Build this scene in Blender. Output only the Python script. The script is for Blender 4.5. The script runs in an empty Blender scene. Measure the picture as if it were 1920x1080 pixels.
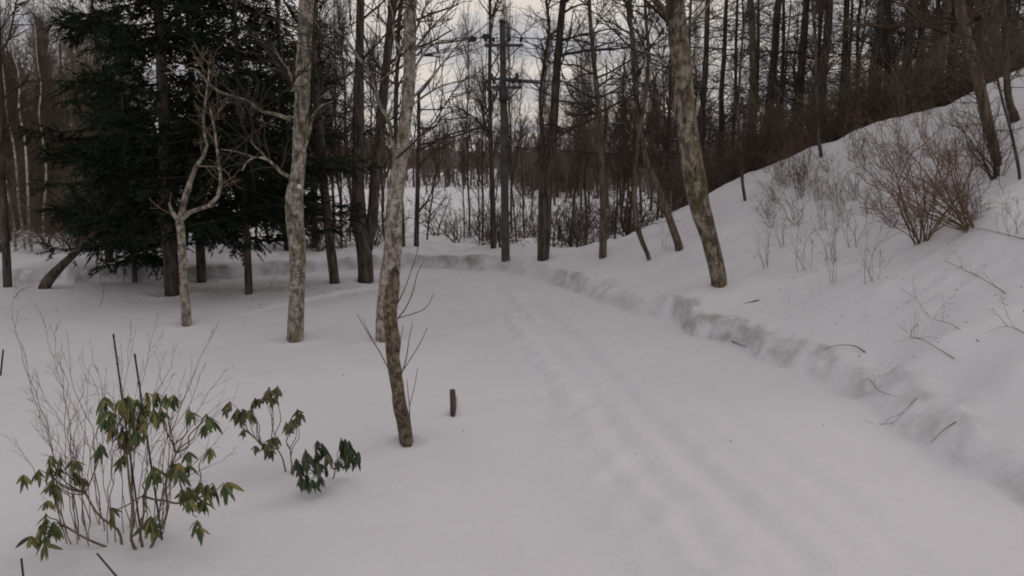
import bpy, math
import numpy as np
from mathutils import Vector, Matrix, Quaternion

# ------------------------------------------------------------------ camera, sky, sun, exposure
scene = bpy.context.scene
COL = scene.collection
F_PX, CX, CY = 1598.0, 960.0, 540.0          # focal length and centre in pixels of the 1920 x 1080 photograph
CAM = np.array([0.0, 0.0, 3.0])
PITCH = math.atan(240.0 / F_PX)
cam_data = bpy.data.cameras.new('camera')
cam_data.sensor_width = 36.0
cam_data.lens = 36.0 * F_PX / 1920.0
cam_data.clip_start = 0.1
cam_data.clip_end = 6000.0
cam = bpy.data.objects.new('camera', cam_data)
COL.objects.link(cam)
cam.location = CAM
cam.rotation_euler = (math.pi / 2 - PITCH, 0, 0)
scene.camera = cam

SUN_AZ, SUN_EL = math.radians(50), math.radians(32)   # azimuth clockwise from +Y
world = bpy.data.worlds.new('World')
scene.world = world
world.use_nodes = True
wt = world.node_tree
wt.nodes.clear()


def wn(kind, **kw):
    n = wt.nodes.new(kind)
    for k, v in kw.items():
        setattr(n, k, v)
    return n


w_out = wn('ShaderNodeOutputWorld')
w_bg = wn('ShaderNodeBackground')
w_bg.inputs['Strength'].default_value = 0.1
w_sky = wn('ShaderNodeTexSky', sky_type='NISHITA')
w_sky.sun_disc = False
w_sky.sun_elevation = SUN_EL
w_sky.sun_rotation = SUN_AZ
w_sky.air_density = 1.0
w_sky.dust_density = 3.0
# cloud sheet: the view direction is projected on a flat layer overhead
w_tc = wn('ShaderNodeTexCoord')
w_sep = wn('ShaderNodeSeparateXYZ')
w_add = wn('ShaderNodeMath', operation='ADD')
w_add.inputs[1].default_value = 0.10
w_max = wn('ShaderNodeMath', operation='MAXIMUM')
w_max.inputs[1].default_value = 0.06
w_dx = wn('ShaderNodeMath', operation='DIVIDE')
w_dy = wn('ShaderNodeMath', operation='DIVIDE')
w_com = wn('ShaderNodeCombineXYZ')
w_map = wn('ShaderNodeMapping')
w_map.inputs['Scale'].default_value = (0.55, 0.8, 1)
w_map.inputs['Location'].default_value = (2.3, 0.7, 0)
w_noise = wn('ShaderNodeTexNoise')
w_noise.inputs['Scale'].default_value = 1.3
w_noise.inputs['Detail'].default_value = 7
w_noise.inputs['Roughness'].default_value = 0.55
w_noise.inputs['Distortion'].default_value = 0.35
w_ramp = wn('ShaderNodeValToRGB')
cr = w_ramp.color_ramp
cr.elements[0].position, cr.elements[0].color = 0.36, (0.55, 0.555, 0.61, 1)
cr.elements[1].position, cr.elements[1].color = 0.60, (1.08, 0.98, 0.89, 1)
e = cr.elements.new(0.49)
e.color = (0.79, 0.755, 0.75, 1)
w_mul = wn('ShaderNodeVectorMath', operation='SCALE')
w_mul.inputs['Scale'].default_value = 11.0
w_mix = wn('ShaderNodeMixRGB')
w_mix.inputs['Fac'].default_value = 0.90
L = wt.links.new
L(w_tc.outputs['Generated'], w_sep.inputs[0])
L(w_sep.outputs['Z'], w_add.inputs[0])
L(w_add.outputs[0], w_max.inputs[0])
L(w_sep.outputs['X'], w_dx.inputs[0]); L(w_max.outputs[0], w_dx.inputs[1])
L(w_sep.outputs['Y'], w_dy.inputs[0]); L(w_max.outputs[0], w_dy.inputs[1])
L(w_dx.outputs[0], w_com.inputs['X']); L(w_dy.outputs[0], w_com.inputs['Y'])
L(w_com.outputs[0], w_map.inputs['Vector'])
L(w_map.outputs[0], w_noise.inputs['Vector'])
L(w_noise.outputs['Fac'], w_ramp.inputs['Fac'])
L(w_ramp.outputs['Color'], w_mul.inputs[0])
L(w_sky.outputs['Color'], w_mix.inputs['Color1'])
L(w_mul.outputs['Vector'], w_mix.inputs['Color2'])
L(w_mix.outputs['Color'], w_bg.inputs['Color'])
L(w_bg.outputs[0], w_out.inputs[0])

sun_data = bpy.data.lights.new('sun', 'SUN')
sun_data.energy = 0.6
sun_data.angle = math.radians(25)
sun_data.color = (1.0, 0.95, 0.88)
sun = bpy.data.objects.new('sun', sun_data)
COL.objects.link(sun)
sun_dir = Vector((math.sin(SUN_AZ) * math.cos(SUN_EL), math.cos(SUN_AZ) * math.cos(SUN_EL), math.sin(SUN_EL)))
sun.rotation_euler = (-sun_dir).to_track_quat('-Z', 'Y').to_euler()
sun.location = (0, 0, 40)

vs = scene.view_settings
vs.view_transform = 'Standard'
vs.look = 'None'
vs.exposure = -0.58
vs.gamma = 1.0
vs.use_curve_mapping = False
scene.cycles.use_denoising = True
scene.cycles.max_bounces = 6
scene.cycles.diffuse_bounces = 3
scene.cycles.filter_width = 1.9               # the soft lens of a small webcam

RNG = np.random.default_rng(36)

# ------------------------------------------------------------------ helpers: pixels and noise
FWD = np.array([0.0, math.cos(PITCH), -math.sin(PITCH)])
UPV = np.array([0.0, math.sin(PITCH), math.cos(PITCH)])


def ray(px, py):
    return FWD + np.array([1.0, 0, 0]) * (px - CX) / F_PX + UPV * (CY - py) / F_PX


def at_y(px, py, Y):
    d = ray(px, py)
    return CAM + d * ((Y - CAM[1]) / d[1])


def at_z(px, py, z):
    d = ray(px, py)
    return CAM + d * ((z - CAM[2]) / d[2])


def depth(p):
    return float(np.dot(np.asarray(p) - CAM, FWD))


def smooth(a, b, x):
    t = np.clip((x - a) / (b - a), 0, 1)
    return t * t * (3 - 2 * t)


_TAB = np.random.default_rng(5).random((256, 256))


def vnoise(x, y):
    xi, yi = np.floor(x).astype(int), np.floor(y).astype(int)
    fx, fy = x - xi, y - yi
    fx, fy = fx * fx * (3 - 2 * fx), fy * fy * (3 - 2 * fy)
    a = _TAB[xi & 255, yi & 255]; b = _TAB[(xi + 1) & 255, yi & 255]
    c = _TAB[xi & 255, (yi + 1) & 255]; d = _TAB[(xi + 1) & 255, (yi + 1) & 255]
    return (a * (1 - fx) + b * fx) * (1 - fy) + (c * (1 - fx) + d * fx) * fy - 0.5


def fbm(x, y, o=4):
    r, s, f = 0, 1.0, 1.0
    for k in range(o):
        r = r + s * vnoise(x * f + 17.3 * k, y * f + 9.1 * k)
        s *= 0.5; f *= 2.03
    return r


# ------------------------------------------------------------------ terrain height
# edge of the ploughed road on its far/right side (plan), where the snow is cut into a low bank
_foot = [at_z(a, b, 0)[:2] for a, b in [(1920, 925), (1850, 888), (1720, 815), (1600, 745), (1500, 694), (1450, 675), (1350, 638), (1300, 622), (1200, 590), (1100, 554), (1030, 537), (960, 516)]]
EDGE = np.array([(5.0, -4), (4.92, 2), (4.78, 5)] + [tuple(q) for q in _foot] + [
                 (-2.3, 23.5), (-4.5, 23.2), (-7, 21.9), (-11, 20.8), (-15, 20.3), (-30, 20.5), (-60, 23)], float)


def catmull(P, n):
    P = np.asarray(P, float)
    if len(P) == 2:
        t = np.linspace(0, 1, n)[:, None]
        return P[0] * (1 - t) + P[1] * t
    d = np.r_[0, np.cumsum(np.maximum(np.linalg.norm(np.diff(P[:, :min(3, P.shape[1])], axis=0), axis=1), 1e-6))]
    u = np.linspace(0, d[-1], n)
    m = np.gradient(P, d, axis=0)
    i = np.clip(np.searchsorted(d, u, side='right') - 1, 0, len(P) - 2)
    h = (d[i + 1] - d[i])[:, None]
    t = ((u - d[i])[:, None]) / h
    return ((2 * t**3 - 3 * t**2 + 1) * P[i] + (t**3 - 2 * t**2 + t) * h * m[i]
            + (-2 * t**3 + 3 * t**2) * P[i + 1] + (t**3 - t**2) * h * m[i + 1])


EDGE_S = catmull(EDGE, 260)


def poly_dist(C, x, y):
    """signed distance to polyline C (positive on its right-hand side when walked) and position along it 0..1"""
    x = np.asarray(x, float).ravel(); y = np.asarray(y, float).ravel()
    best = np.full(x.shape, 1e9); sg = np.ones_like(x); al = np.zeros_like(x)
    n = len(C) - 1
    for k in range(n):
        ax, ay = C[k]; bx, by = C[k + 1]
        dx, dy = bx - ax, by - ay
        l2 = dx * dx + dy * dy + 1e-12
        t = np.clip(((x - ax) * dx + (y - ay) * dy) / l2, 0, 1)
        ex, ey = x - ax - t * dx, y - ay - t * dy
        q = ex * ex + ey * ey
        m = q < best
        best[m] = q[m]
        sg[m] = np.where(dx * ey - dy * ex > 0, -1.0, 1.0)[m]
        al[m] = (k + t[m]) / n
    return np.sqrt(best) * sg, al


WALL = 0.30
_cp = []
for px, py, z in [(960, 1060, 0), (300, 1010, 0), (40, 1060, 0), (50, 800, 0.02), (350, 608, 0), (553, 637, 0), (763, 830, 0), (850, 777, .05),
                  (1300, 900, -.02), (1500, 960, -.02), (1400, 720, -.02), (1150, 640, -.02), (1010, 545, 0), (900, 520, 0), (700, 535, 0), (100, 560, 0),
                  (-300, 600, 0), (-400, 900, 0), (1100, 800, -.02), (500, 780, .02), (250, 700, 0.02), (640, 560, .06), (450, 580, .05)]:
    p = at_z(px, py, z); _cp.append((p[0], p[1], z))
for px, py, Y in [(1345, 533, 15.8), (1728, 452, 14), (1800, 187, 20), (1650, 228, 21), (1500, 290, 23), (1400, 333, 25), (1330, 372, 26), (1262, 402, 27),
                  (1200, 440, 27), (1920, 140, 19.3), (1550, 480, 17), (1400, 450, 19), (1600, 350, 19), (1800, 330, 17), (1900, 400, 13),
                  (1900, 560, 10.3), (1900, 700, 8.6), (1750, 650, 10), (1550, 600, 13), (1450, 560, 15), (1720, 215, 20.6), (1570, 262, 22), (1450, 312, 24)]:
    p = at_y(px, py, Y); _cp.append((p[0], p[1], p[2] - WALL))
for x, y, z in [(9, 30, 1.6), (7, 33, 0.4), (11, 27, 2.9), (13, 24, 3.6), (15, 20, 4.3), (16, 14, 4.4), (13, 12, 3.7), (9.5, 6, 2.2), (13, 4, 3.4), (6.6, 4, .5), (16, 5, 4),
                (4, 36, -.4), (0, 32, -.25), (-6, 30, -.2), (-14, 28, 0), (-22, 30, 0), (-10, 40, -.3), (3, 45, -.4), (-25, 40, .3), (14, 34, 2.2), (18, 28, 3.6), (10, 40, .8), (20, 42, 2.6),
                (5.5, 30.5, .3), (4.6, 29, .25), (-3, 27, -.1), (0.5, 26, .05), (2.6, 25.5, .1), (-20, 10, 0), (-20, 20, 0), (0, 0, 0), (-8, -2, 0)]:
    _cp.append((x, y, z - (0.0 if y > 25 and x < 8 else (WALL if x > 4 else 0))))
for k_, q in enumerate(_foot):
    _cp.append((q[0], q[1], -.02))
    a_ = _foot[max(0, k_ - 1)]; b_ = _foot[min(len(_foot) - 1, k_ + 1)]
    t_ = np.array(b_) - np.array(a_); t_ = t_ / np.linalg.norm(t_)
    n_ = np.array([t_[1], -t_[0]])
    _cp.append((q[0] + n_[0] * .45, q[1] + n_[1] * .45, .03))
    _cp.append((q[0] - n_[0] * .9, q[1] - n_[1] * .9, -.02))
_cp = np.array(_cp)


def _tps_k(r2):
    return 0.5 * r2 * np.log(np.maximum(r2, 1e-9))


_n = len(_cp)
_A = np.zeros((_n + 3, _n + 3))
_d2 = ((_cp[:, None, :2] - _cp[None, :, :2]) ** 2).sum(-1)
_A[:_n, :_n] = _tps_k(_d2) + np.eye(_n) * 0.02
_A[:_n, _n] = 1; _A[:_n, _n + 1:] = _cp[:, :2]
_A[_n:, :_n] = _A[:_n, _n:].T
_w = np.linalg.solve(_A, np.r_[_cp[:, 2], 0, 0, 0])


def tps(x, y):
    r = _w[_n] + _w[_n + 1] * x + _w[_n + 2] * y
    for k in range(_n):
        r = r + _w[k] * _tps_k((x - _cp[k, 0]) ** 2 + (y - _cp[k, 1]) ** 2)
    return r


def base_height(x, y):
    far = -0.35 + 3.9 * smooth(1.0, 11.0, x - 0.33 * y + 2.0) * smooth(300, 60, np.abs(y)) + 0.25 * fbm(x * .02, y * .02)
    far = far + 2.5 * smooth(6, 40, -x - 0.35 * y - 6) * smooth(22, 60, y)
    w = smooth(-30, -22, x) * smooth(24, 17, x) * smooth(52, 38, y) * smooth(-12, -4, y)
    return tps(np.clip(x, -32, 26), np.clip(y, -14, 54)) * w + far * (1 - w)


def wall_height(al, y, x):
    # cut bank: modest along the road, a taller ploughed heap where the road bends away
    h = np.interp(al, [0, .30, .42, .50, .56, .62, .70, .80, 1], [.36, .36, .34, .30, .50, .68, .76, .74, .66])
    return h


TRACKS = []       # (polyline, kind)


def px_line(pts):
    return catmull([at_z(a, b, 0)[:2] for a, b in pts], 60)


RUT_A = px_line([(925, 545), (985, 610), (1030, 665), (1085, 735), (1150, 820), (1215, 905), (1290, 985), (1360, 1090)])
RUT_B = px_line([(985, 560), (1075, 640), (1160, 735), (1240, 820), (1340, 920), (1450, 1010), (1540, 1090)])
RUT_C = px_line([(1060, 570), (1180, 650), (1300, 740), (1440, 850), (1620, 980), (1760, 1090)])
FOOT = px_line([(955, 580), (975, 640), (1020, 700), (1070, 775), (1105, 815), (1165, 885), (1205, 945), (1255, 1010), (1310, 1080)])
LIP = px_line([(700, 545), (780, 530), (850, 560), (930, 640), (1000, 740), (1050, 830), (1090, 900), (1140, 1000), (1200, 1100)])
_fr = np.random.default_rng(8)
_fd = np.r_[0, np.cumsum(np.linalg.norm(np.diff(FOOT, axis=0), axis=1))]
FEET = []
for k, s in enumerate(np.arange(0.2, _fd[-1], 0.36)):
    q = np.array([np.interp(s, _fd, FOOT[:, 0]), np.interp(s, _fd, FOOT[:, 1])])
    q += np.array([0.13 if k % 2 else -0.13, 0]) + _fr.normal(0, .05, 2)
    FEET.append((q[0], q[1], _fr.uniform(.10, .17), _fr.uniform(.008, .042)))


def height(x, y, detail=True):
    shp = np.shape(x)
    x = np.asarray(x, float).ravel(); y = np.asarray(y, float).ravel()
    z = base_height(x, y)
    near = (np.abs(x) < 64) & (y < 60) & (y > -8)
    s = np.full(x.shape, -99.0); al = np.zeros_like(x)
    if near.any():
        s[near], al[near] = poly_dist(EDGE_S, x[near], y[near])
    h = wall_height(al, y, x)
    drift = np.clip(.5 + 1.5 * fbm(x * .42 + 3, y * .42 + 8, 2), 0, 1)
    h = h * (.72 + .38 * drift)
    jag = 0.30 * fbm(x * 1.1, y * 1.1, 3) + 0.05 * fbm(x * 4, y * 4, 2)
    ss = s + jag
    wid = .14 + .42 * (1 - drift)
    rise = smooth(-.22 * wid, .78 * wid, ss)
    left = smooth(.49, .56, al)
    fall = 1 - left * 0.75 * smooth(0.9, 3.6, ss)
    fade = smooth(58, 45, y) * smooth(62, 50, np.abs(x))
    z = z + h * rise * fall * fade
    if detail:
        face = smooth(-.15, .15, ss) * smooth(.7, .3, ss)
        chunk = fbm(x * 2.0 + 4, y * 2.0, 2) * 0.13 + 0.03 * fbm(x * 5, y * 5, 2) + .03
        z = z + fade * face * (chunk - .035)
        heap = left * smooth(-.5, .5, ss) * smooth(4, 1.6, ss)
        z = z + heap * fade * (0.34 * fbm(x * 1.1, y * 1.1, 3) + 0.16 * np.abs(fbm(x * 2.6, y * 2.6, 3)))
        hill = smooth(.6, 2.2, s) * (1 - left) * fade
        z = z + hill * (0.16 * fbm(x * .9, y * .9, 3) + 0.05 * fbm(x * 3.5, y * 3.5, 2))
        lawn = smooth(0, -2.0, s) * smooth(34, 24, y)
        z = z + lawn * 0.05 * fbm(x * .45, y * .45, 3)
        nr = near & (y < 26) & (np.abs(x) < 9)
        xs, ys = x[nr], y[nr]
        dz = np.zeros(xs.shape)
        for C, dep, wd in ((RUT_A, .045, .12), (RUT_B, .042, .12), (RUT_C, .022, .14)):
            q, a = poly_dist(C[::2], xs, ys)
            wob = 1 + .6 * fbm(xs * .8, ys * .8, 2)
            dz += -dep * wob * np.exp(-(q / wd) ** 2) + dep * .55 * np.exp(-((np.abs(q) - 2.0 * wd) / (wd * .7)) ** 2) * (1 + 1.4 * fbm(xs * 5, ys * 5, 2))
        q, a = poly_dist(FOOT[::2], xs, ys)
        dz += .05 * np.exp(-((q + .22) / .26) ** 2) * (1 + 1.6 * fbm(xs * 1.7, ys * 1.7, 3))
        q, a = poly_dist(LIP[::2], xs, ys)
        dz += .085 * smooth(.22, -.5, q + .35 * fbm(xs * .9, ys * .9, 2)) * smooth(-5.0, -1.2, q)
        for fx, fy, r, dp in FEET:
            g = (xs - fx) ** 2 + ((ys - fy) * .75) ** 2
            m = g < .3
            e2 = np.exp(-(g[m] / (r * r)) ** 1.5)
            dz[m] += -dp * e2 + .35 * dp * np.exp(-((np.sqrt(g[m]) - 1.5 * r) / (.5 * r)) ** 2)
        for fx, fy, r, dp in ((-3.53, 7.0, .9, .05), (-1.55, 7.6, .35, .07), (.75, 7.3, .6, .06), (.35, 6.9, .5, -.05)):
            dz += dp * np.exp(-((xs - fx) ** 2 + (ys - fy) ** 2) / r ** 2)
        for fx, fy, r, dp in WELLS:
            g = np.sqrt((xs - fx) ** 2 + (ys - fy) ** 2)
            m = g < r * 6
            dz[m] += -dp * np.exp(-(g[m] / (r * 1.9)) ** 2) + .45 * dp * np.exp(-((g[m] - r * 3.0) / (r * 1.0)) ** 2)
        road = smooth(.1, -.4, s[nr])
        dz += road * .018 * fbm(xs * 2.2, ys * 2.2, 3) + .008 * fbm(xs * 6, ys * 6, 2)
        z[nr] += dz
    return z.reshape(shp)


WELLS = []        # (x, y, trunk radius): the snow sinks a little round every stem


def hz(x, y):
    return float(height(np.array([x]), np.array([y]))[0])


_tt = np.r_[np.linspace(3.5, 40, 500), np.linspace(40.5, 260, 220)]


def ground(px, py):
    """point of the terrain seen at a pixel"""
    d = ray(px, py)
    P = CAM[None] + d[None] * _tt[:, None] / d[1]
    g = P[:, 2] - height(P[:, 0], P[:, 1])
    i = np.argmax(g < 0)
    if g[i] >= 0:
        return P[-1]
    if i == 0:
        return P[0]
    f = g[i - 1] / (g[i - 1] - g[i])
    return P[i - 1] + (P[i] - P[i - 1]) * f


_wl = []
for _px, _py, _wd, _dp in [(553, 637, 31, .07), (718, 638, 27, .05), (763, 832, 27, .05), (686, 528, 31, .10), (627, 531, 20, .07), (350, 609, 19, .05), (1349, 534, 29, .06), (325, 552, 31, .10), (464, 552, 15, .06),
                         (378, 529, 19, .06), (252, 530, 10, .05), (850, 778, 14, .04), (268, 1028, 40, .03), (205, 1005, 46, .03), (548, 890, 12, .035), (622, 905, 14, .035), (948, 488, 17, .05), (1018, 486, 23, .06)]:
    _b = ground(_px, _py)
    _wl.append((_b[0], _b[1], .5 * _wd * depth(_b) / F_PX, _dp))
WELLS = _wl


# ------------------------------------------------------------------ materials
def mat_new(name):
    m = bpy.data.materials.new(name)
    m.use_nodes = True
    nt = m.node_tree
    b = nt.nodes['Principled BSDF']
    b.inputs['Specular IOR Level'].default_value = 0.25
    return m, nt, b


def node(nt, kind, **kw):
    n = nt.nodes.new(kind)
    for k, v in kw.items():
        setattr(n, k, v)
    return n


def ramp(nt, stops):
    r = node(nt, 'ShaderNodeValToRGB')
    c = r.color_ramp
    while len(c.elements) > 1:
        c.elements.remove(c.elements[-1])
    c.elements[0].position = stops[0][0]; c.elements[0].color = (*stops[0][1], 1)
    for p, q in stops[1:]:
        e = c.elements.new(p); e.color = (*q, 1)
    return r


def noise(nt, vec, scale, detail=4, rough=.55):
    n = node(nt, 'ShaderNodeTexNoise')
    n.inputs['Scale'].default_value = scale
    n.inputs['Detail'].default_value = detail
    n.inputs['Roughness'].default_value = rough
    nt.links.new(vec, n.inputs['Vector'])
    return n


def mapped(nt, scale, out='Object'):
    tc = node(nt, 'ShaderNodeTexCoord')
    mp = node(nt, 'ShaderNodeMapping')
    mp.inputs['Scale'].default_value = scale
    nt.links.new(tc.outputs[out], mp.inputs['Vector'])
    return mp.outputs[0]


def bump(nt, b, h, strength, dist):
    k = node(nt, 'ShaderNodeBump')
    k.inputs['Strength'].default_value = strength
    k.inputs['Distance'].default_value = dist
    nt.links.new(h, k.inputs['Height'])
    nt.links.new(k.outputs[0], b.inputs['Normal'])


def snow_material():
    m, nt, b = mat_new('snow')
    v = mapped(nt, (1, 1, 1))
    n1 = noise(nt, v, .35, 4)
    r1 = ramp(nt, [(.3, (.685, .669, .708)), (.7, (.735, .719, .755))])
    nt.links.new(n1.outputs['Fac'], r1.inputs['Fac'])
    # needles, bark dust and soil stirred into the ploughed face (attribute painted along the cut bank)
    at = node(nt, 'ShaderNodeAttribute', attribute_name='dirt_and_grey')
    n2 = noise(nt, v, 2.4, 5, .62)
    r2 = ramp(nt, [(.40, (0, 0, 0)), (.70, (1, 1, 1))])
    nt.links.new(n2.outputs['Fac'], r2.inputs['Fac'])
    mu = node(nt, 'ShaderNodeMath', operation='MULTIPLY')
    nt.links.new(r2.outputs['Color'], mu.inputs[0]); nt.links.new(at.outputs['Fac'], mu.inputs[1])
    mx = node(nt, 'ShaderNodeMixRGB')
    mx.inputs['Color2'].default_value = (.29, .285, .27, 1)
    nt.links.new(mu.outputs[0], mx.inputs['Fac'])
    nt.links.new(r1.outputs['Color'], mx.inputs['Color1'])
    nt.links.new(mx.outputs['Color'], b.inputs['Base Color'])
    b.inputs['Roughness'].default_value = .75
    n3 = noise(nt, v, 7, 9, .68)
    bump(nt, b, n3.outputs['Fac'], .5, .04)
    return m


def bark_material(name, dark, mid, light, zs=.25, scale=9, moss=0.0, bumps=.5, lenticel=False):
    m, nt, b = mat_new(name)
    v = mapped(nt, (1, 1, zs))
    n1 = noise(nt, v, scale, 6, .65)
    r1 = ramp(nt, [(.34, dark), (.47, mid), (.62, light)])
    nt.links.new(n1.outputs['Fac'], r1.inputs['Fac'])
    colr = r1.outputs['Color']
    if lenticel:
        v2 = mapped(nt, (3, 3, 26))
        n2 = noise(nt, v2, 1.6, 3, .6)
        r2 = ramp(nt, [(.60, (0, 0, 0)), (.68, (1, 1, 1))])
        nt.links.new(n2.outputs['Fac'], r2.inputs['Fac'])
        mx = node(nt, 'ShaderNodeMixRGB')
        mx.inputs['Color2'].default_value = (*dark, 1)
        nt.links.new(r2.outputs['Color'], mx.inputs['Fac']); nt.links.new(colr, mx.inputs['Color1'])
        colr = mx.outputs['Color']
    if moss:
        v3 = mapped(nt, (1, 1, .5))
        n3 = noise(nt, v3, 3.2, 5, .6)
        r3 = ramp(nt, [(.62 - .2 * moss, (0, 0, 0)), (.72 - .16 * moss, (1, 1, 1))])
        nt.links.new(n3.outputs['Fac'], r3.inputs['Fac'])
        n4 = noise(nt, v3, 1.1, 2)
        r4 = ramp(nt, [(.42, (.045, .052, .020)), (.66, (.16, .135, .05))])
        nt.links.new(n4.outputs['Fac'], r4.inputs['Fac'])
        mx = node(nt, 'ShaderNodeMixRGB')
        nt.links.new(r3.outputs['Color'], mx.inputs['Fac']); nt.links.new(colr, mx.inputs['Color1']); nt.links.new(r4.outputs['Color'], mx.inputs['Color2'])
        colr = mx.outputs['Color']
    nt.links.new(colr, b.inputs['Base Color'])
    b.inputs['Roughness'].default_value = .9
    bump(nt, b, n1.outputs['Fac'], bumps, .02)
    return m


def plain_material(name, c1, c2, scale=8, rough=.8, spec=.25, bumps=.2, out='Object'):
    m, nt, b = mat_new(name)
    v = mapped(nt, (1, 1, 1), out)
    n1 = noise(nt, v, scale, 4)
    r1 = ramp(nt, [(.35, c1), (.65, c2)])
    nt.links.new(n1.outputs['Fac'], r1.inputs['Fac'])
    nt.links.new(r1.outputs['Color'], b.inputs['Base Color'])
    b.inputs['Roughness'].default_value = rough
    b.inputs['Specular IOR Level'].default_value = spec
    if bumps:
        bump(nt, b, n1.outputs['Fac'], bumps, .01)
    return m


def leaf_material(name, stops, rough=.38):
    m, nt, b = mat_new(name)
    oi = node(nt, 'ShaderNodeObjectInfo')
    ge = node(nt, 'ShaderNodeNewGeometry')
    ad = node(nt, 'ShaderNodeMath', operation='ADD')
    fr = node(nt, 'ShaderNodeMath', operation='FRACT')
    nt.links.new(oi.outputs['Random'], ad.inputs[0]); nt.links.new(ge.outputs['Random Per Island'], ad.inputs[1])
    nt.links.new(ad.outputs[0], fr.inputs[0])
    r1 = ramp(nt, stops)
    nt.links.new(fr.outputs[0], r1.inputs['Fac'])
    v = mapped(nt, (1, 1, 1))
    n1 = noise(nt, v, 40, 2)
    mx = node(nt, 'ShaderNodeMixRGB', blend_type='MULTIPLY')
    mx.inputs['Fac'].default_value = .4
    nt.links.new(r1.outputs['Color'], mx.inputs['Color1']); nt.links.new(n1.outputs['Color'], mx.inputs['Color2'])
    nt.links.new(mx.outputs['Color'], b.inputs['Base Color'])
    b.inputs['Roughness'].default_value = rough
    return m


SNOW = snow_material()
BARK_PALE = bark_material('pale_bark', (.042, .036, .030), (.190, .165, .137), (.42, .378, .328), .6, 12, moss=.34, lenticel=True, bumps=.9)
BARK_PALE_CLEAN = bark_material('pale_smooth_bark', (.053, .045, .038), (.222, .193, .163), (.44, .395, .348), .6, 11, moss=0.12, lenticel=True, bumps=.9)
BARK_MOSS = bark_material('mossy_bark', (.025, .019, .014), (.105, .08, .056), (.24, .195, .145), .7, 20, moss=.26, bumps=1.0)
BARK_MOSS_RIGHT = bark_material('mossy_pale_bark', (.026, .021, .016), (.122, .10, .076), (.30, .255, .205), .5, 11, moss=.34, lenticel=True, bumps=1.0)
BARK_DARK = bark_material('dark_bark', (.020, .016, .013), (.062, .049, .040), (.12, .098, .081), .2, 14, bumps=.8)
BARK_BROWN = bark_material('brown_bark', (.034, .026, .019), (.092, .072, .054), (.16, .13, .10), .2, 12, moss=.15, bumps=.7)
BARK_WHITE = bark_material('white_bark', (.05, .045, .04), (.50, .46, .41), (.68, .64, .58), 4, 2.0, lenticel=True)
TWIG_DARK = plain_material('dark_twig', (.030, .023, .018), (.060, .047, .038), 3, bumps=0)
TWIG_BROWN = plain_material('brown_twig', (.050, .034, .025), (.095, .066, .048), 2, bumps=0)
TWIG_RED = plain_material('russet_twig', (.072, .046, .031), (.13, .086, .058), 2, bumps=0)
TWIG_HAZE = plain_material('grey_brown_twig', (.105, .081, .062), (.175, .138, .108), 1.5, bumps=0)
TWIG_RUST = plain_material('light_russet_twig', (.105, .066, .043), (.185, .122, .080), 2, bumps=0)
TWIG_TAN = plain_material('tan_twig', (.12, .085, .06), (.21, .16, .12), 2, bumps=0)
NEEDLES = plain_material('spruce_needles', (.008, .013, .006), (.021, .030, .012), 1.2, rough=.7, spec=.15, bumps=0)
NEEDLES_YOUNG = plain_material('young_spruce_needles', (.012, .028, .018), (.026, .052, .032), 1.5, rough=.7, bumps=0)
LEAF = leaf_material('rhododendron_leaf', [(0, (.046, .082, .034)), (.45, (.11, .15, .052)), (.8, (.22, .23, .078)), (1, (.30, .23, .09))])
LEAF_DULL = leaf_material('rhododendron_leaf_brownish', [(0, (.065, .09, .04)), (.55, (.13, .14, .06)), (.85, (.19, .16, .08)), (1, (.24, .165, .105))])
LEAF_DARK = leaf_material('rhododendron_leaf_dark', [(0, (.045, .075, .05)), (.6, (.09, .12, .07)), (1, (.16, .155, .085))])
STEM = plain_material('shrub_stem', (.10, .075, .05), (.19, .15, .105), 12, bumps=.2)
STAKE_DARK = plain_material('dark_plastic_stake', (.018, .022, .020), (.032, .036, .032), 20, rough=.5)
STAKE_GREEN = plain_material('green_plastic_stake', (.022, .055, .03), (.04, .08, .045), 20, rough=.5)
WOOD_POST = bark_material('weathered_post_wood', (.03, .024, .02), (.075, .062, .052), (.13, .11, .095), .1, 30)
CONCRETE = plain_material('utility_pole_concrete', (.06, .055, .05), (.105, .097, .088), 5, bumps=.15)
STEEL = plain_material('galvanised_steel', (.04, .042, .045), (.075, .078, .082), 8, rough=.55)
PORCELAIN = plain_material('dark_porcelain', (.02, .02, .022), (.045, .045, .045), 8, rough=.4)
WIRE = plain_material('black_cable', (.012, .012, .013), (.025, .025, .025), 8, bumps=0)
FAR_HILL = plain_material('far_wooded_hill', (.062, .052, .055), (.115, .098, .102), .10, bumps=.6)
FAR_TWIG = plain_material('far_twig', (.075, .056, .050), (.135, .103, .092), .05, bumps=0)  # twig colour lightened to stand in for haze over the distance
HOUSE_WALL = plain_material('house_plaster', (.26, .21, .18), (.32, .26, .225), 1)
HOUSE_ROOF = plain_material('house_roof', (.27, .17, .14), (.33, .215, .18), 2)
GLASS = plain_material('window_glass', (.03, .035, .04), (.05, .05, .055), 2, rough=.15, spec=.5, bumps=0)
SHED_WOOD = bark_material('shed_board', (.035, .02, .013), (.07, .042, .027), (.10, .062, .04), .1, 12)


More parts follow.
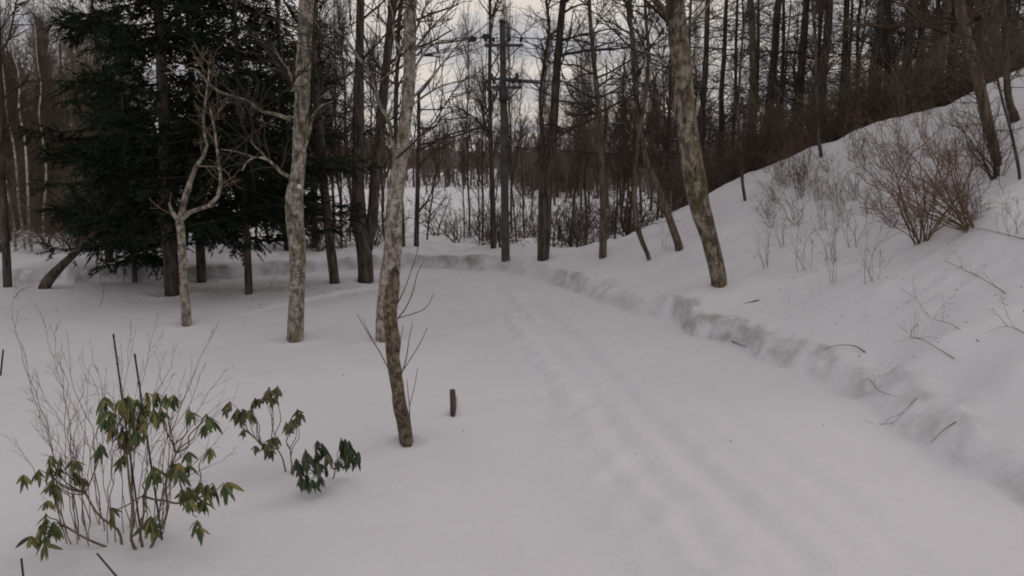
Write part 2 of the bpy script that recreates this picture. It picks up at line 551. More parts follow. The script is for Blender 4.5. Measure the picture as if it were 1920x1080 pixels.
# ------------------------------------------------------------------ mesh builders
def make_mesh(name, V, quads=None, tris=None, mat=None, smooth_shade=True):
    me = bpy.data.meshes.new(name)
    V = np.asarray(V, np.float32)
    q = np.asarray(quads if quads is not None else np.zeros((0, 4)), np.int32).reshape(-1, 4)
    t = np.asarray(tris if tris is not None else np.zeros((0, 3)), np.int32).reshape(-1, 3)
    nl = q.size + t.size
    me.vertices.add(len(V)); me.vertices.foreach_set('co', V.ravel())
    me.loops.add(nl); me.loops.foreach_set('vertex_index', np.r_[q.ravel(), t.ravel()].astype(np.int32))
    nf = len(q) + len(t)
    me.polygons.add(nf)
    st = np.r_[np.arange(len(q)) * 4, q.size + np.arange(len(t)) * 3].astype(np.int32)
    me.polygons.foreach_set('loop_start', st)
    me.polygons.foreach_set('use_smooth', np.full(nf, smooth_shade, bool))
    me.update(calc_edges=True)
    me.validate()
    if mat:
        me.materials.append(mat)
    return me


class Geo:
    def __init__(self):
        self.v, self.q, self.t, self.n = [], [], [], 0

    def add(self, V, q=None, t=None):
        V = np.asarray(V, float).reshape(-1, 3)
        self.v.append(V)
        if q is not None and len(q):
            self.q.append(np.asarray(q).reshape(-1, 4) + self.n)
        if t is not None and len(t):
            self.t.append(np.asarray(t).reshape(-1, 3) + self.n)
        self.n += len(V)
        return self

    def tubes(self, P, R, S=4, cap=False):
        P = np.asarray(P, float); R = np.asarray(R, float)
        if P.ndim == 2:
            P, R = P[None], R[None]
        N, K, _ = P.shape
        T = np.gradient(P, axis=1)
        T /= np.linalg.norm(T, axis=2, keepdims=True) + 1e-9
        m = T.mean(1)
        ref = np.where(np.abs(m[:, 2:3]) > .7, np.array([[1.0, .13, 0]]), np.array([[.1, .1, 1.0]]))[:, None, :]
        U = np.cross(T, np.broadcast_to(ref, T.shape)); U /= np.linalg.norm(U, axis=2, keepdims=True) + 1e-9
        W = np.cross(T, U)
        a = np.arange(S) / S * 2 * np.pi
        ring = U[:, :, None, :] * np.cos(a)[None, None, :, None] + W[:, :, None, :] * np.sin(a)[None, None, :, None]
        RR = R[:, :, None, None] if R.ndim == 2 else R[..., None]
        V = P[:, :, None, :] + ring * RR
        idx = np.arange(N * K * S).reshape(N, K, S)
        A = idx[:, :-1]; B = idx[:, 1:]
        Q = np.stack([A, B, np.roll(B, -1, 2), np.roll(A, -1, 2)], -1).reshape(-1, 4)
        self.add(V.reshape(-1, 3), Q)
        if cap:
            for n in range(N):
                for k, rv in ((0, 1), (K - 1, 0)):
                    c = self.n
                    self.add(P[n, k][None])
                    base = c - N * K * S + (n * K + k) * S if n == 0 and k == 0 else None
            # caps: fan triangles per end
        return self

    def rod(self, a, b, r0, r1=None, S=8):
        """closed straight tube"""
        a, b = np.asarray(a, float), np.asarray(b, float)
        r1 = r0 if r1 is None else r1
        P = np.stack([a, a, b, b])
        R = np.array([1e-4, r0, r1, 1e-4])
        d = (b - a) / (np.linalg.norm(b - a) + 1e-9)
        P[0] = a - d * 1e-4; P[3] = b + d * 1e-4
        T = d
        ref = np.array([1.0, .1, 0]) if abs(T[2]) > .7 else np.array([0, .1, 1.0])
        U = np.cross(T, ref); U /= np.linalg.norm(U); W = np.cross(T, U)
        an = np.arange(S) / S * 2 * np.pi
        V = P[:, None] + (U[None, None] * np.cos(an)[None, :, None] + W[None, None] * np.sin(an)[None, :, None]) * R[:, None, None]
        idx = np.arange(4 * S).reshape(4, S)
        A, B = idx[:-1], idx[1:]
        self.add(V.reshape(-1, 3), np.stack([A, B, np.roll(B, -1, 1), np.roll(A, -1, 1)], -1).reshape(-1, 4))
        return self

    def box(self, c, s, rot=0.0):
        c, s = np.asarray(c, float), np.asarray(s, float) / 2
        V = np.array([(x, y, z) for x in (-1, 1) for y in (-1, 1) for z in (-1, 1)], float) * s
        cs, sn = math.cos(rot), math.sin(rot)
        V = V @ np.array([[cs, sn, 0], [-sn, cs, 0], [0, 0, 1]]) + c
        self.add(V, [(0, 1, 3, 2), (4, 6, 7, 5), (0, 4, 5, 1), (2, 3, 7, 6), (0, 2, 6, 4), (1, 5, 7, 3)])
        return self

    def mesh(self, name, mat, smooth_shade=True):
        V = np.concatenate(self.v)
        return make_mesh(name, V, np.concatenate(self.q) if self.q else None, np.concatenate(self.t) if self.t else None, mat, smooth_shade)


def link(name, data, parent=None, loc=(0, 0, 0)):
    o = bpy.data.objects.new(name, data)
    COL.objects.link(o)
    o.location = loc
    if parent:
        o.parent = parent
    return o


def tag(o, label=None, cat=None, group=None, kind=None):
    if label: o['label'] = label
    if cat: o['category'] = cat
    if group: o['group'] = group
    if kind: o['kind'] = kind
    return o


def thing(name, loc, label, cat, group=None):
    o = link(name, None, None, loc)
    o.empty_display_size = .2
    return tag(o, label, cat, group)


def copy_tree(o, loc, rot=0.0, sc=1.0, label=None, tilt=None):
    c = o.copy(); COL.objects.link(c)
    c.location = loc
    c.rotation_euler = (tilt[0] if tilt else 0, tilt[1] if tilt else 0, rot)
    c.scale = (sc, sc, sc)
    if label: c['label'] = label
    for ch in o.children:
        d = ch.copy(); COL.objects.link(d); d.parent = c
        for g in ch.children:
            e = g.copy(); COL.objects.link(e); e.parent = d
    return c


# ------------------------------------------------------------------ branching
def resample(P, R, K):
    Q = catmull(np.c_[P, R], K)
    return Q[:, :3], np.maximum(Q[:, 3], .001)


def grow(P, R, M, rng, t0=.1, t1=1., Ls=(.5, 1.), ang=(35, 65), up=.2, K=6, curv=.18, rr=.55, rmin=.004, rmax=.05, upc=.05, tap=.5, flat=None):
    P = np.asarray(P); R = np.asarray(R)
    N, Kp, _ = P.shape
    ln = np.linalg.norm(np.diff(P, axis=1), axis=2).sum(1)
    pi = rng.choice(N, M, p=ln / ln.sum())
    t = rng.uniform(t0, t1, M)
    f = t * (Kp - 1); i = np.minimum(f.astype(int), Kp - 2); w = (f - i)[:, None]
    pos = P[pi, i] * (1 - w) + P[pi, i + 1] * w
    tan = P[pi, i + 1] - P[pi, i]; tan /= np.linalg.norm(tan, axis=1, keepdims=True) + 1e-9
    rad = R[pi, i] * (1 - w[:, 0]) + R[pi, i + 1] * w[:, 0]
    rv = rng.normal(size=(M, 3))
    if flat is not None:
        rv[:, 2] *= flat
    perp = rv - tan * (rv * tan).sum(1, keepdims=True); perp /= np.linalg.norm(perp, axis=1, keepdims=True) + 1e-9
    a = np.radians(rng.uniform(ang[0], ang[1], M))[:, None]
    d = tan * np.cos(a) + perp * np.sin(a)
    d[:, 2] += up
    d /= np.linalg.norm(d, axis=1, keepdims=True) + 1e-9
    Ln = rng.uniform(Ls[0], Ls[1], M) * (1 - tap * t)
    st = np.cumsum(rng.normal(0, curv, (M, K - 1, 3)), axis=1)
    D = d[:, None] + st
    D[:, :, 2] += upc * np.arange(K - 1)[None]
    D /= np.linalg.norm(D, axis=2, keepdims=True) + 1e-9
    pts = np.concatenate([pos[:, None], pos[:, None] + np.cumsum(D * (Ln / (K - 1))[:, None, None], axis=1)], axis=1)
    r0 = np.clip(rad * rr, rmin, np.minimum(rmax, np.maximum(Ln * .022, rmin)))
    s = np.linspace(0, 1, K)[None]
    RR = r0[:, None] * (1 - .6 * s)
    RR = np.maximum(RR, rmin * .75)
    return pts, RR


def knobby(P, R, S, rng, amt=.07):
    """per-vertex radii with slow lumps along and around a stem"""
    K = len(P)
    a = np.arange(S)[None] / S * 2 * np.pi
    h = np.r_[0, np.cumsum(np.linalg.norm(np.diff(P, axis=0), axis=1))][:, None]
    o = rng.uniform(0, 50, 2)
    n = vnoise(np.cos(a) * 1.3 + h * 2.2 + o[0], np.sin(a) * 1.3 + o[1]) + .6 * vnoise(np.cos(a) * 2.4 + h * 6 + o[1], np.sin(a) * 2.4 + o[0])
    return R[:, None] * (1 + amt * 2 * n)


def trace(pts, base, drift=0.0, wob=0.0, rng=None):
    """pixel polyline (x, y, width) to a 3D stem that stands at the distance of its base"""
    out = []
    n = len(pts)
    for k, (px, py, w) in enumerate(pts):
        Y = base[1] + drift * k / max(1, n - 1) + (rng.normal(0, wob) if (rng is not None and k) else 0)
        p = at_y(px, py, Y)
        out.append((*p, .5 * w * depth(p) / F_PX))
    a = np.array(out)
    return a[:, :3], a[:, 3]


def extend_up(P, R, top, rng, rend=.02, wob=.12):
    """carry a stem on above the frame to its real height"""
    d = P[-1] - P[-2]; d = d / np.linalg.norm(d)
    d = d * .6 + np.array([0, 0, .6])
    n = max(2, int((top - P[-1, 2]) / .8))
    p = P[-1].copy(); Q = []; q = []
    for k in range(n):
        d = d + rng.normal(0, wob, 3) * np.array([1, 1, .2]); d /= np.linalg.norm(d)
        p = p + d * (top - P[-1, 2]) / n
        Q.append(p.copy()); q.append(R[-1] + (rend - R[-1]) * (k + 1) / n)
    return np.r_[P, Q], np.r_[R, q]


def traced_tree(name, stem, label, group=None, top=9., limbs=(), forks=(), bark=None, twig=None, seed=0, crown=(18, 160, 700), up=.25,
                crown_from=.45, Ls=((1.2, 2.4), (.5, 1.1), (.25, .6)), wob=.05, base=None, cat='tree', ang=(35, 65), rmin=.0045, lower_twigs=0, sides=14, amt=.07):
    rng = np.random.default_rng(seed)
    B = ground(stem[0][0], stem[0][1]) if base is None else np.asarray(base, float)
    root = thing(name, B, label, cat, group)
    P, R = trace(stem, B, 0, wob, rng)
    if top:
        P, R = extend_up(P, R, top, rng)
    P = np.r_[[P[0] - np.array([0, 0, .35])], P]; R = np.r_[R[0] * 1.08, R]
    K = max(16, int(np.linalg.norm(np.diff(P, axis=0), axis=1).sum() / .16))
    P, R = resample(P, R, K)
    g = Geo().tubes((P - B)[None], knobby(P, R, sides, rng, amt * 1.3)[None], sides)
    if not top:   # broken end: closed with a jagged tip
        tip = P[-1] + np.array([.01, 0, .05])
        c = (P - B)[-1]
        ringi = np.arange(g.n - sides, g.n)
        g.add([tip - B])
        g.t.append(np.stack([ringi, np.roll(ringi, -1), np.full(sides, g.n - 1)], 1))
    link('trunk', g.mesh('trunk', bark), root)
    par = [resample(P[int(K * crown_from):], R[int(K * crown_from):], 24)]
    for f in forks:
        fp, fr = trace(f, B, rng.uniform(-.3, .3), wob, rng)
        if top and f[-1][1] < 30:
            fp, fr = extend_up(fp, fr, top * rng.uniform(.85, 1), rng)
        kk = max(12, int(np.linalg.norm(np.diff(fp, axis=0), axis=1).sum() / .2))
        fp, fr = resample(fp, fr, kk)
        link('stem', Geo().tubes((fp - B)[None], knobby(fp, fr, 10, rng, amt)[None], 10).mesh('stem', bark), root)
        par.append(resample(fp[int(kk * .3):], fr[int(kk * .3):], 24))
    for l in limbs:
        lp, lr = trace(l, B, rng.uniform(-.9, .4), .04, rng)
        lp, lr = resample(lp, np.maximum(lr, .006 if top else .0028), 24)
        link('limb', Geo().tubes((lp - B)[None], knobby(lp, lr, 7, rng, .08)[None], 7).mesh('limb', bark), root)
        par.append((lp, lr))
    n1, n2, n3 = crown
    n2, n3 = int(n2 * .9), int(n3 * .62)
    PP = np.stack([p for p, r in par]); RR = np.stack([r for p, r in par])
    g = Geo()
    if n1:
        p1, r1 = grow(PP, RR, n1, rng, .05, .98, Ls[0], ang, up, 9, .16, .5, .010, .045, .03)
        g.tubes(p1, r1, 5)
        lim = np.concatenate([p1] + ([resample(lp, lr, 9)[0][None] for lp, lr in par[1:]] if len(par) > 1 else []))
        limr = np.concatenate([r1] + ([resample(lp, lr, 9)[1][None] for lp, lr in par[1:]] if len(par) > 1 else []))
    else:
        lim = np.stack([resample(p, r, 9)[0] for p, r in par]); limr = np.stack([resample(p, r, 9)[1] for p, r in par])
    if n2:
        p2, r2 = grow(lim, limr, n2, rng, .15, 1, Ls[1], (25, 60), .12, 7, .2, .6, rmin * 1.9, .020, .04)
        g.tubes(p2, r2, 4)
        if n3:
            p3, r3 = grow(p2, r2, n3, rng, .1, 1, Ls[2], (20, 55), .08, 5, .2, .65, rmin * 1.25, .009, .03)
            g.tubes(p3, r3, 3)
    if lower_twigs:
        k0 = int(K * .12)
        lo, lr = resample(P[k0:int(K * crown_from) + 2], R[k0:int(K * crown_from) + 2], 20)
        pt, rt = grow(lo[None], lr[None], lower_twigs, rng, 0, 1, (.4, 1.1), (50, 85), .1, 6, .2, .2, .005, .009, .05)
        g.tubes(pt, rt, 4)
        pt, rt = grow(pt, rt, lower_twigs * 4, rng, .2, 1, (.15, .45), (25, 60), .1, 4, .2, .6, .004, .006, .03)
        g.tubes(pt, rt, 3)
    if g.n:
        g.v = [v - B for v in g.v]
        link('crown', g.mesh('crown', twig), root)
    return root


def forest_proto(style, seed, height_m, r0, bark, twig):
    """a generic bare tree (trunk and crown meshes), copied over the wood"""
    rng = np.random.default_rng(seed)
    n = 10
    z = np.linspace(0, 1, n)
    bend = np.cumsum(rng.normal(0, .05 if style != 'larch' else .022, (n, 2)), axis=0) * height_m / 6
    P = np.c_[bend - bend[0], z * height_m]; P[0, 2] = -.5
    R = r0 * (1 - .82 * z)
    P, R = resample(P, R, 34)
    g = Geo().tubes(P[None], knobby(P, R, 8, rng, .05)[None], 8)
    tr = g.mesh('trunk', bark)
    c = Geo()
    if style == 'larch':      # straight, many thin near-level branches from low down
        p1, r1 = grow(P[None], R[None], 95, rng, .12, .98, (.9, 2.0), (72, 98), .12, 7, .12, .25, .006, .016, .03, .55)
        c.tubes(p1, r1, 4)
        p2, r2 = grow(p1, r1, 480, rng, .15, 1, (.25, .7), (35, 70), -.03, 5, .2, .6, .0045, .008, .03)
        c.tubes(p2, r2, 3)
        p3, r3 = grow(p2, r2, 2400, rng, .1, 1, (.15, .45), (25, 60), 0, 4, .2, .7, .004, .005, .02)
        c.tubes(p3, r3, 3)
    elif style == 'broad':    # ascending limbs and a fine crown
        p1, r1 = grow(P[None], R[None], 30, rng, .22, .97, (1.6, 3.4), (28, 62), .22, 9, .13, .5, .012, .06, .04)
        c.tubes(p1, r1, 5)
        p2, r2 = grow(p1, r1, 210, rng, .15, 1, (.6, 1.5), (25, 60), .12, 7, .2, .6, .0085, .022, .04)
        c.tubes(p2, r2, 4)
        p3, r3 = grow(p2, r2, 1200, rng, .1, 1, (.3, .9), (20, 60), .06, 5, .2, .65, .0058, .010, .03)
        c.tubes(p3, r3, 3)
        p4, r4 = grow(p3, r3, 1500, rng, .1, 1, (.2, .55), (20, 55), .03, 4, .18, .7, .004, .005, .02)
        c.tubes(p4, r4, 3)
    elif style == 'thin':     # sapling
        p1, r1 = grow(P[None], R[None], 26, rng, .15, .98, (.7, 1.6), (30, 65), .25, 8, .14, .5, .006, .02, .05)
        c.tubes(p1, r1, 4)
        p2, r2 = grow(p1, r1, 170, rng, .1, 1, (.3, .8), (25, 60), .1, 6, .2, .6, .0045, .01, .04)
        c.tubes(p2, r2, 3)
        p3, r3 = grow(p2, r2, 420, rng, .1, 1, (.15, .4), (25, 55), .05, 4, .2, .7, .004, .005, .03)
        c.tubes(p3, r3, 3)
    return tr, c.mesh('crown', twig)


def place(proto, name, loc, label, cat, group, rot, sc, tilt=(0, 0)):
    t = thing(name, loc, label, cat, group)
    t.rotation_euler = (tilt[0], tilt[1], rot)
    t.scale = (sc[0], sc[0], sc[1]) if isinstance(sc, tuple) else (sc, sc, sc)
    link('trunk', proto[0], t)
    link('crown', proto[1], t)
    return t


def bush_mesh(seed, n, hgt, spread, twig, rbase=.008, sub=5, sub2=2, lean=(0, 0), curv=.13, rmin=.0035):
    rng = np.random.default_rng(seed)
    K = 9
    az = rng.uniform(0, 2 * np.pi, n); sp = spread * np.sqrt(rng.uniform(0, 1, n))
    d = np.c_[np.cos(az) * sp + lean[0], np.sin(az) * sp + lean[1], np.ones(n)]
    d /= np.linalg.norm(d, axis=1, keepdims=True)
    Ln = hgt * rng.uniform(.55, 1.1, n)
    st = np.cumsum(rng.normal(0, curv, (n, K - 1, 3)), axis=1)
    D = d[:, None] + st; D /= np.linalg.norm(D, axis=2, keepdims=True)
    p0 = np.c_[rng.normal(0, .05, (n, 2)), np.full(n, -.12)]
    P = np.concatenate([p0[:, None], p0[:, None] + np.cumsum(D * (Ln / (K - 1))[:, None, None], axis=1)], axis=1)
    R = rbase * rng.uniform(.6, 1.2, n)[:, None] * (1 - .6 * np.linspace(0, 1, K))[None]
    R = np.maximum(R, rmin)
    g = Geo().tubes(P, R, 5)
    if sub:
        p2, r2 = grow(P, R, n * sub, rng, .2, 1, (.2 * hgt, .45 * hgt), (20, 55), .1, 6, .18, .6, rmin, .006, .03)
        g.tubes(p2, r2, 3)
        if sub2:
            p3, r3 = grow(p2, r2, n * sub * sub2, rng, .1, 1, (.08 * hgt, .22 * hgt), (20, 55), .05, 4, .18, .7, rmin * .85, .005, .02)
            g.tubes(p3, r3, 3)
    return g.mesh('twigs', twig)


# ------------------------------------------------------------------ the setting: snow ground, road, hillside
def axis(lo, hi, step, far, g=1.13):
    a = list(np.arange(lo, hi + 1e-6, step))
    s, v = step, hi
    while v < far:
        s *= g; v += s; a.append(v)
    s, v, b = step, lo, []
    while v > -far:
        s *= g; v -= s; b.append(v)
    return np.array(b[::-1] + a)


gx = axis(-11.5, 12.5, .065, 2500)
gy = axis(3.6, 28.5, .065, 2500)
gy = gy[gy > -60]
XX, YY = np.meshgrid(gx, gy, indexing='ij')
ZZ = height(XX, YY)
NX, NY = XX.shape
V = np.stack([XX, YY, ZZ], -1).reshape(-1, 3)
tx = np.stack([np.gradient(XX, axis=0), np.zeros_like(XX), np.gradient(ZZ, axis=0)], -1)
ty = np.stack([np.zeros_like(XX), np.gradient(YY, axis=1), np.gradient(ZZ, axis=1)], -1)
NRM = np.cross(tx, ty); NRM /= np.linalg.norm(NRM, axis=-1, keepdims=True)
NRM = NRM.reshape(-1, 3)
sv = np.full(XX.size, -99.0); av = np.zeros(XX.size)
nearm = ((np.abs(XX) < 40) & (YY < 45)).ravel()
sv[nearm], av[nearm] = poly_dist(EDGE_S, XX.ravel()[nearm], YY.ravel()[nearm])
lipd = np.full(XX.size, -99.0)
m2 = ((np.abs(XX) < 12) & (YY < 25)).ravel()
lipd[m2], _ = poly_dist(LIP, XX.ravel()[m2], YY.ravel()[m2])
sv = sv + np.where(sv > -90, 0.30 * fbm(V[:, 0] * 1.1, V[:, 1] * 1.1, 3) + 0.05 * fbm(V[:, 0] * 4, V[:, 1] * 4, 2), 0)
dirt_and_grey = (smooth(-.12, .06, sv) * smooth(.50, .20, sv) * 1.0 + .42 * smooth(.49, .58, av) * smooth(-.2, .3, sv) * smooth(4, 2, sv)) * (sv > -1)
dirt_and_grey = dirt_and_grey * (.12 + 1.0 * np.clip(.5 + 1.5 * fbm(V[:, 0] * .42 + 3, V[:, 1] * .42 + 8, 2), 0, 1))
# greyer, broken patch of snow under the spruces
dirt_and_grey += .55 * np.exp(-(((V[:, 0] + 6.6) / 2.2) ** 2 + ((V[:, 1] - 19.0) / .9) ** 2))
idx = np.arange(NX * NY).reshape(NX, NY)
quads = np.stack([idx[:-1, :-1], idx[1:, :-1], idx[1:, 1:], idx[:-1, 1:]], -1).reshape(-1, 4)
fs, fl = sv[quads].mean(1), lipd[quads].mean(1)
fy, fx = V[quads, 1].mean(1), V[quads, 0].mean(1)
is_hill = (fs > .0) & (av[quads].mean(1) < .5) & (fy < 40) & (fx > 0)
is_road = (~is_hill) & (fs < 0) & (fs > -30) & (fl > 0) & (fl < 40) & (fy < 23.5) & (fy > -3) & (fx < 9)


def sub_ground(name, mask):
    q = quads[mask]
    u, inv = np.unique(q, return_inverse=True)
    me = make_mesh(name, V[u], inv.reshape(-1, 4), None, SNOW)
    at = me.attributes.new('dirt_and_grey', 'FLOAT', 'POINT')
    at.data.foreach_set('value', np.clip(dirt_and_grey[u], 0, 1).astype(np.float32))
    me.normals_split_custom_set_from_vertices([tuple(n) for n in NRM[u]])
    return tag(link(name, me), kind='structure')


sub_ground('snow_ground', ~(is_hill | is_road))
sub_ground('snowy_road', is_road)
sub_ground('snowy_hillside', is_hill)

# far wooded hills beyond the field
hx = np.linspace(-900, 900, 160)
hy = np.array([330, 380, 440, 520, 640, 800, 1100])
HX, HY = np.meshgrid(hx, hy, indexing='ij')
prof = np.array([-.02, .45, .75, .95, 1.0, .8, 0])
HZ = prof[None] * (10 + 9 * fbm(HX * .006, HY * .004, 4) + 14 * smooth(-60, -420, HX) + 16 * smooth(40, 380, HX)) + prof[None] * 1.6 * fbm(HX * .08, HY * .05, 3) - 1
hi = np.arange(HX.size).reshape(HX.shape)
tag(link('far_hills', make_mesh('far_hills', np.stack([HX, HY, HZ], -1).reshape(-1, 3),
    np.stack([hi[:-1, :-1], hi[1:, :-1], hi[1:, 1:], hi[:-1, 1:]], -1).reshape(-1, 4), None, FAR_HILL)), kind='structure')

# the wood at the far side of the field: one mass of bare trees
rng = np.random.default_rng(77)
g = Geo()
NT = 420
tx0 = rng.uniform(-80, 62, NT); ty0 = rng.uniform(106, 170, NT)
hh = rng.uniform(5.0, 9.0, NT) * (1 + .45 * smooth(0, 30, tx0))
P0 = np.stack([np.c_[tx0, ty0, np.full(NT, -1.0)], np.c_[tx0 + rng.normal(0, .3, NT), ty0, hh * .5], np.c_[tx0 + rng.normal(0, .6, NT), ty0, hh]], 1)
R0 = np.stack([np.full(NT, .14), np.full(NT, .10), np.full(NT, .03)], 1)
g.tubes(P0, R0, 4)
p1, r1 = grow(P0, R0, NT * 12, rng, .18, 1, (1.5, 4.0), (25, 65), .25, 4, .12, .6, .04, .07, .02)
g.tubes(p1, r1, 3)
p2, r2 = grow(p1, r1, NT * 60, rng, .1, 1, (.6, 1.8), (25, 60), .1, 3, .12, .7, .042, .055, .02)
g.tubes(p2, r2, 3)
sx = rng.uniform(-90, 60, 900); sy = rng.uniform(98, 118, 900)     # scrub along its foot
a = rng.uniform(0, 6.28, 900)
Pq = np.stack([np.c_[sx, sy, np.full(900, -.8)], np.c_[sx + np.cos(a) * .5, sy + np.sin(a) * .5, rng.uniform(.7, 1.6, 900)], np.c_[sx + np.cos(a) * 1.2, sy + np.sin(a), rng.uniform(1.6, 3.0, 900)]], 1)
Rq = np.stack([np.full(900, .04), np.full(900, .035), np.full(900, .02)], 1)
g.tubes(Pq, Rq, 3)
p3, r3 = grow(Pq, Rq, 14000, rng, .1, 1, (.5, 1.3), (25, 70), .05, 3, .15, .8, .02, .03, .02)
g.tubes(p3, r3, 3)
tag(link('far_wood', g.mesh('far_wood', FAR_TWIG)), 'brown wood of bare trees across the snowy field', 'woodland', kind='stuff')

# ------------------------------------------------------------------ traced trees
traced_tree('pale_bark_tree', [(553, 637, 31), (556, 560, 30), (558, 480, 30), (552, 410, 33), (551, 375, 32), (557, 330, 26), (563, 250, 27), (566, 180, 27), (570, 100, 26), (575, 0, 27)],
    'pale mottled tree with snow caught in its lower fork and wavy side limbs', top=10, bark=BARK_PALE, twig=TWIG_DARK, seed=1,
    limbs=[[(548, 226, 8), (520, 215, 7), (490, 208, 6), (465, 190, 6), (440, 182, 5), (405, 168, 4), (385, 150, 4), (362, 128, 3), (335, 134, 2.5), (310, 138, 2)],
           [(548, 334, 8), (530, 325, 7), (515, 310, 6), (498, 298, 5), (480, 295, 4), (462, 305, 3.5), (454, 320, 3)],
           [(500, 300, 4.5), (490, 285, 4), (478, 275, 3), (470, 262, 2)],
           [(570, 280, 8), (580, 250, 6), (588, 215, 5), (600, 200, 4), (625, 190, 3)],
           [(560, 180, 8), (550, 160, 6), (540, 130, 5), (525, 110, 4), (512, 85, 3)],
           [(480, 296, 3), (445, 285, 2.5), (415, 280, 2)]],
    crown=(12, 110, 380), crown_from=.72)
traced_tree('pale_bark_tree', [(718, 638, 27), (719, 590, 29), (724, 540, 30), (735, 480, 32), (738, 420, 32), (741, 370, 31), (748, 320, 28), (757, 250, 24), (765, 180, 23), (768, 100, 22), (770, 0, 22)],
    'tall pale tree rising directly behind the short mossy trunk', top=10.5, bark=BARK_PALE_CLEAN, twig=TWIG_DARK, seed=2,
    limbs=[[(744, 335, 10), (741, 300, 9), (736, 265, 8), (728, 225, 8), (712, 195, 7), (698, 155, 7), (688, 130, 6), (668, 102, 5), (640, 62, 4), (600, 35, 3)],
           [(770, 105, 5), (800, 62, 4), (840, 20, 3), (870, -20, 2)], [(768, 190, 5), (800, 155, 4), (850, 95, 3), (885, 55, 2)],
           [(768, 85, 5), (795, 20, 4), (820, -40, 3)], [(768, 200, 5), (820, 165, 3.5), (870, 150, 3), (915, 140, 2)],
           [(765, 150, 5), (810, 85, 4), (880, 70, 3), (930, 30, 2)], [(764, 120, 5), (740, 70, 4), (735, 20, 3), (720, -20, 2)],
           [(680, 118, 4), (655, 95, 3), (620, 80, 3), (590, 40, 2)], [(700, 160, 4), (735, 130, 3), (760, 60, 2)]],
    crown=(16, 170, 620), crown_from=.6)
traced_tree('broken_tree', [(763, 832, 27), (758, 790, 26), (750, 760, 27), (745, 720, 25), (737, 665, 25), (738, 640, 30), (732, 600, 25), (734, 560, 27), (739, 525, 21), (741, 505, 13)],
    'short crooked mossy trunk, broken off, with thin shoots on its sides', top=0, bark=BARK_MOSS, twig=TWIG_DARK, seed=3, crown=(0, 0, 0), cat='tree trunk', amt=.10,
    limbs=[[(742, 575, 2.4), (755, 550, 2), (770, 510, 1.8), (780, 480, 1.5), (786, 455, 1.2)], [(744, 600, 2.6), (762, 575, 2.2), (776, 540, 1.8), (782, 515, 1.5), (796, 485, 1.2)],
           [(744, 597, 2), (775, 588, 1.8), (800, 575, 1.5), (814, 550, 1.2)], [(730, 695, 2.4), (712, 660, 2), (690, 625, 1.7), (670, 590, 1.2)], [(706, 650, 1.6), (690, 620, 1.3), (680, 596, 1.1)],
           [(752, 705, 2.2), (762, 670, 2), (768, 630, 1.6), (774, 604, 1.2)], [(755, 695, 2), (775, 665, 1.7), (792, 635, 1.4), (801, 615, 1.1)], [(754, 700, 1.8), (748, 665, 1.5), (756, 610, 1.1)],
           [(768, 806, 2), (768, 770, 1.7), (765, 735, 1.4), (763, 712, 1.1)], [(767, 765, 1.6), (777, 725, 1.3), (783, 690, 1.1)], [(742, 530, 2), (750, 505, 1.6), (744, 470, 1.2)]])
traced_tree('dark_twin_tree', [(686, 528, 31), (684, 480, 30), (677, 430, 26), (672, 360, 24), (672, 300, 23), (672, 200, 21), (674, 100, 17), (676, 0, 15)],
    'dark tree forked low into two thick straight stems', top=12, bark=BARK_DARK, twig=TWIG_DARK, seed=4, forks=[[(689, 470, 20), (697, 420, 21), (702, 350, 20), (708, 290, 19), (715, 215, 19), (725, 120, 17), (738, 0, 15)]],
    limbs=[[(676, 115, 6), (705, 85, 4), (735, 50, 3), (760, 10, 2)], [(722, 140, 6), (700, 110, 4), (680, 60, 3)], [(672, 215, 4), (640, 190, 3), (605, 185, 2)], [(712, 240, 4), (745, 215, 3), (765, 200, 2)]],
    crown=(26, 170, 560), crown_from=.5)
traced_tree('dark_leaning_tree', [(627, 531, 20), (620, 470, 18), (613, 400, 17), (606, 330, 17), (600, 250, 16), (590, 150, 15), (580, 0, 14)],
    'single dark straight trunk leaning slightly, between the forked dark tree and the mottled pale tree', top=11, bark=BARK_DARK, twig=TWIG_DARK, seed=5, crown=(22, 140, 460), crown_from=.5)
traced_tree('forked_young_tree', [(350, 609, 19), (347, 560, 17), (343, 500, 15), (340, 450, 15), (337, 415, 17)],
    'small pale tree forking into two wavy stems in front of the spruces', top=0, bark=BARK_PALE, twig=TWIG_TAN, seed=6, cat='tree',
    forks=[[(337, 420, 12), (345, 380, 12), (356, 342, 10), (372, 305, 8), (388, 283, 6), (383, 250, 5), (382, 215, 4), (388, 170, 3.5), (393, 130, 2.5)],
           [(338, 415, 10), (352, 400, 9), (372, 392, 8), (395, 384, 8), (410, 365, 7), (414, 335, 6), (408, 290, 5), (402, 240, 4), (393, 200, 3)],
           [(338, 418, 9), (328, 405, 8), (321, 393, 6), (317, 380, 3)]],
    crown=(5, 40, 130), crown_from=.8, Ls=((.6, 1.2), (.3, .7), (.15, .4)))
traced_tree('mossy_birch', [(1349, 534, 29), (1338, 480, 31), (1325, 430, 34), (1312, 385, 38), (1302, 330, 39), (1292, 270, 39), (1284, 200, 38), (1277, 120, 37), (1270, 60, 36), (1266, 0, 34)],
    'thick leaning moss-patched birch at the foot of the right bank', top=10.5, bark=BARK_MOSS_RIGHT, twig=TWIG_DARK, seed=7,
    limbs=[[(1270, 70, 16), (1252, 35, 15), (1232, 5, 14), (1205, -30, 12), (1180, -70, 9)], [(1280, 150, 5), (1240, 110, 4), (1205, 95, 3)], [(1282, 60, 6), (1310, 30, 5), (1345, -10, 3)]],
    crown=(16, 150, 520), crown_from=.6)
